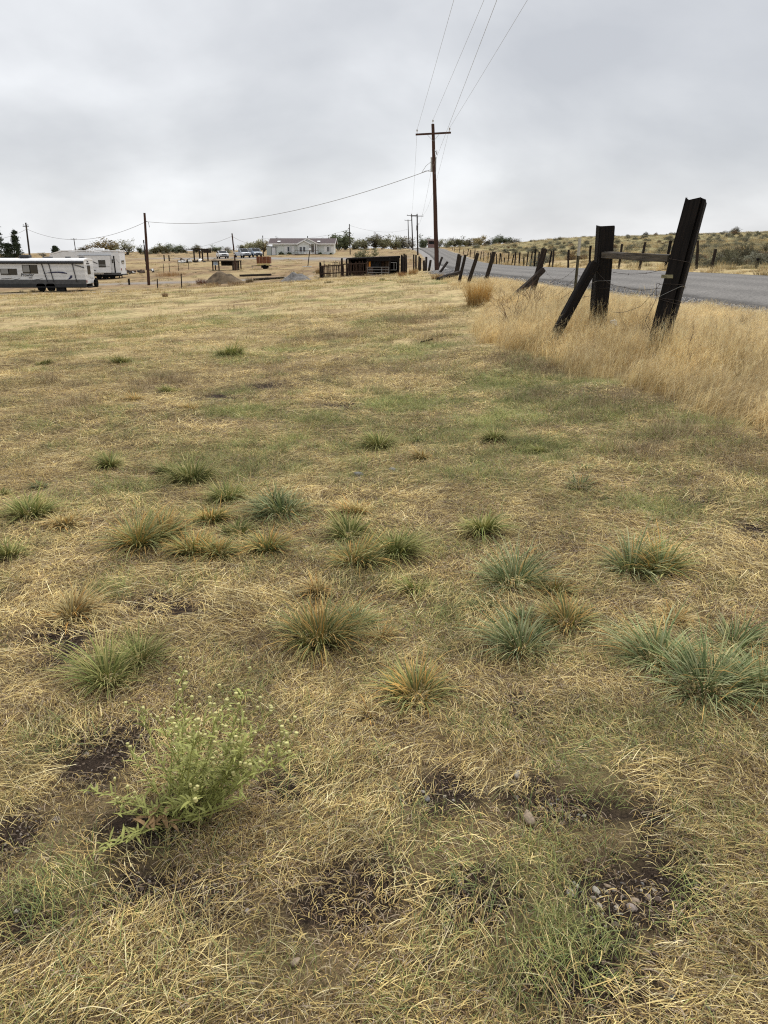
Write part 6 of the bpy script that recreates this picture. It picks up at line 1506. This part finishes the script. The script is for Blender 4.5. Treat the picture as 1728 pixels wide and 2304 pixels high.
for (u, vt, w, Y, col, i, lb) in [
 (190, 546, 34, 250, 'grey', 1, 'sparse greyish tree above the fifth-wheel roof'), (235, 533, 56, 240, 'yellow', 4, 'wide yellowish tree behind the fifth-wheel camper'), (258, 540, 30, 245, 'yellow', 1, 'small yellowish tree joined to a wider one'),
 (283, 536, 44, 240, 'olive', 3, 'olive tree between the fifth-wheel camper and the bare pole'), (97, 567, 18, 240, 'grey', 3, 'bare-looking little tree between the trailers'), (318, 550, 20, 230, 'green', 0, 'small dark green tree by the bare pole'),
 (348, 551, 34, 250, 'olive', 1, 'thin olive tree just past the bare pole'), (372, 546, 34, 250, 'olive', 0, 'rounded olive tree in the skyline thicket past the bare pole'), (397, 546, 40, 250, 'green', 2, 'greenish tree in the skyline thicket past the bare pole'), (414, 560, 20, 250, 'olive', 2, 'low tree closing the skyline thicket past the bare pole'),
 (441, 547, 24, 240, 'olive', 5, 'upright olive tree standing alone above the timber frame'), (463, 556, 26, 250, 'grey', 2, 'low greyish tree behind the timber frame'), (487, 550, 30, 245, 'green', 0, 'dull green tree behind the white car'), (514, 554, 24, 250, 'grey', 3, 'sparse twiggy tree beside the banded pole'),
 (552, 546, 36, 240, 'olive', 2, 'olive tree behind the silver pickup truck'), (578, 537, 50, 235, 'olive', 4, 'wide olive tree behind the blue-grey car'), (596, 536, 30, 238, 'yellow', 1, 'yellow-olive tree rising behind the slim shed pole'),
 (622, 530, 12, 240, 'dark', 5, 'small dark spruce-like tree behind the house roof'), (636, 534, 10, 240, 'grey', 3, 'bare thin tree behind the house roof'),
 (742, 526, 50, 238, 'green', 4, 'large green tree at the house gable end'), (762, 517, 46, 236, 'green', 0, 'tallest green tree behind the house gable end'), (779, 522, 30, 240, 'dark', 1, 'dark green tree behind the slim pole by the house'),
 (800, 531, 36, 245, 'olive', 2, 'olive tree next to the slim pole by the house'), (822, 528, 36, 250, 'olive', 1, 'olive tree in the middle of the skyline row'), (843, 520, 36, 255, 'grey', 5, 'tall greyish tree in the middle of the skyline row'), (862, 526, 36, 250, 'olive', 0, 'olive tree before the farthest crossarm pole'),
 (884, 528, 36, 255, 'olive', 4, 'wide olive tree before the farthest crossarm pole'), (903, 530, 30, 258, 'grey', 1, 'greyish tree beside the farthest crossarm pole'), (922, 532, 26, 280, 'grey', 3, 'sparse tree right behind the farthest poles'), (953, 526, 26, 270, 'green', 0, 'green tree behind the pink shed'), (968, 531, 18, 275, 'green', 5, 'slim green tree at the pink shed end'),
 (816, 556, 40, 120, 'olive', 2, 'bushy olive shrub tree rising behind the lean-to shed roof'),
 (985, 536, 24, 280, 'grey', 3, 'sparse grey tree where the road crests'), (1008, 536, 26, 280, 'olive', 2, 'olive tree right of the road crest'), (1022, 532, 26, 285, 'grey', 5, 'greyish tree right of the road crest'), (1037, 530, 30, 282, 'olive', 0, 'olive tree in the thicket right of the road'), (1055, 534, 30, 285, 'grey', 2, 'greyish tree in the thicket right of the road'),
 (1079, 528, 26, 278, 'yellow', 4, 'rounded golden-brown tree in the thicket right of the road'), (1095, 537, 22, 285, 'grey', 1, 'low grey tree beside the golden-brown one'), (1112, 532, 26, 284, 'green', 2, 'dull green tree in the thicket right of the road'), (1124, 525, 16, 284, 'green', 5, 'tall slim tree in the thicket right of the road'), (1140, 529, 30, 285, 'green', 0, 'wide dull green tree in the thicket right of the road'), (1158, 535, 26, 285, 'grey', 3, 'thin last tree of the thicket below the hill')]:
    tree_top(u, Y, vt, w, col, i, lb)
for (u, w, Y) in [(360, 90, 232), (425, 60, 228), (530, 70, 228), (850, 110, 240), (1050, 110, 262), (1120, 90, 264), (700, 30, 236)]:      # brush under the tree line
    for k in range(max(3, int(w / 9))):
        uu_ = u + R.uniform(-w / 2, w / 2); s = R.uniform(.7, 1.3); sage(on(uu_, Y + R.uniform(-6, 6)), s, R.choice([1, 3, 4, 0]), 'low brush growing along the foot of the skyline trees', 'brush under the skyline trees')
# evergreens at the left
needle_m = tintmat('needles', (.035, .05, .026), .1, .1)
def evergreen(u, Y, vtop, wpx, label, seed, conic=.9):
    rn = random.Random(seed); p = on(u, Y); k = P(601, 600, Y).x - P(600, 600, Y).x; h = P(u, vtop, Y).z - p.z; rx = wpx * k / 2
    t = thing('pine_tree', label, 'pine tree', p); mb = MB(); mb.tube([(0, 0, -.2), (.05, 0, h * .5), (0, .05, h * .97)], [.16, .1, .02], 7); mb.obj('trunk', bark_m, t); mb = MB()
    for i in range(150):
        f = rn.random()**.8; z = h * (.06 + .92 * f); r = rx * (1 - f * conic) * rn.uniform(.55, 1.1); a = rn.uniform(0, 6.28); tip = Vector((math.cos(a) * r, math.sin(a) * r, z - .12 * r)); kk = rn.uniform(.6, 1.4)
        for j in range(26):
            q = Vector((0, 0, z)).lerp(tip, rn.uniform(.25, 1)) + Vector((rn.gauss(0, .1), rn.gauss(0, .1), rn.gauss(0, .09))); d = (tip.normalized() + Vector((rn.gauss(0, .6), rn.gauss(0, .6), rn.gauss(.3, .5)))).normalized(); e_ = d.orthogonal().normalized(); s = rn.uniform(.12, .26); o = len(mb.v)
            mb.v += [tuple(q - e_ * s * .3), tuple(q + d * s), tuple(q + e_ * s * .3)]; mb.c += [(kk, kk, kk)] * 3; mb.f.append((o, o+1, o+2))
    mb.obj('crown', needle_m, t, colors=True)
evergreen(2, 135, 500, 72, 'dark pine with open branches behind the travel trailer', 1, .75); evergreen(44, 138, 518, 40, 'narrower pine next to the pole behind the travel trailer', 2, .8); evergreen(127, 200, 554, 24, 'small round-topped pine above the fifth-wheel nose', 3, .5); evergreen(-22, 130, 515, 50, 'dark pine behind the travel trailer, farther from the pole', 4, .8)
evergreen(24, 139, 548, 40, 'low dark pine filling the gap between two taller pines', 22, .4)
# pink shed at the crest
pg = on(963.5, 226); ps = thing('pink_shed', 'small pink-brown shed with pale roof beside the road crest', 'shed', pg); kp = px2(226)
vz = P(963, 541, 226).z - pg.z; wd = 15.5 * kp
mb = MB(); mb.box((wd / 2, 1.2, vz / 2 - .3), (wd, 2.4, vz + .6)); mb.obj('wall', mat('pink_wall', (.30, .19, .17), var=.2), ps)
mb = MB(); mb.prism([(-.4, vz + .45), (wd + .4, vz + .45), (wd + .3, vz), (-.3, vz)], 'y', -.5, 2.7); mb.obj('roof', mat('pale_roof', (.55, .48, .47), var=.1), ps)
mb = MB(); mb.box((wd * .5, -.02, vz * .72), (wd * .9, .06, vz * .35)); mb.obj('opening', under_m, ps)
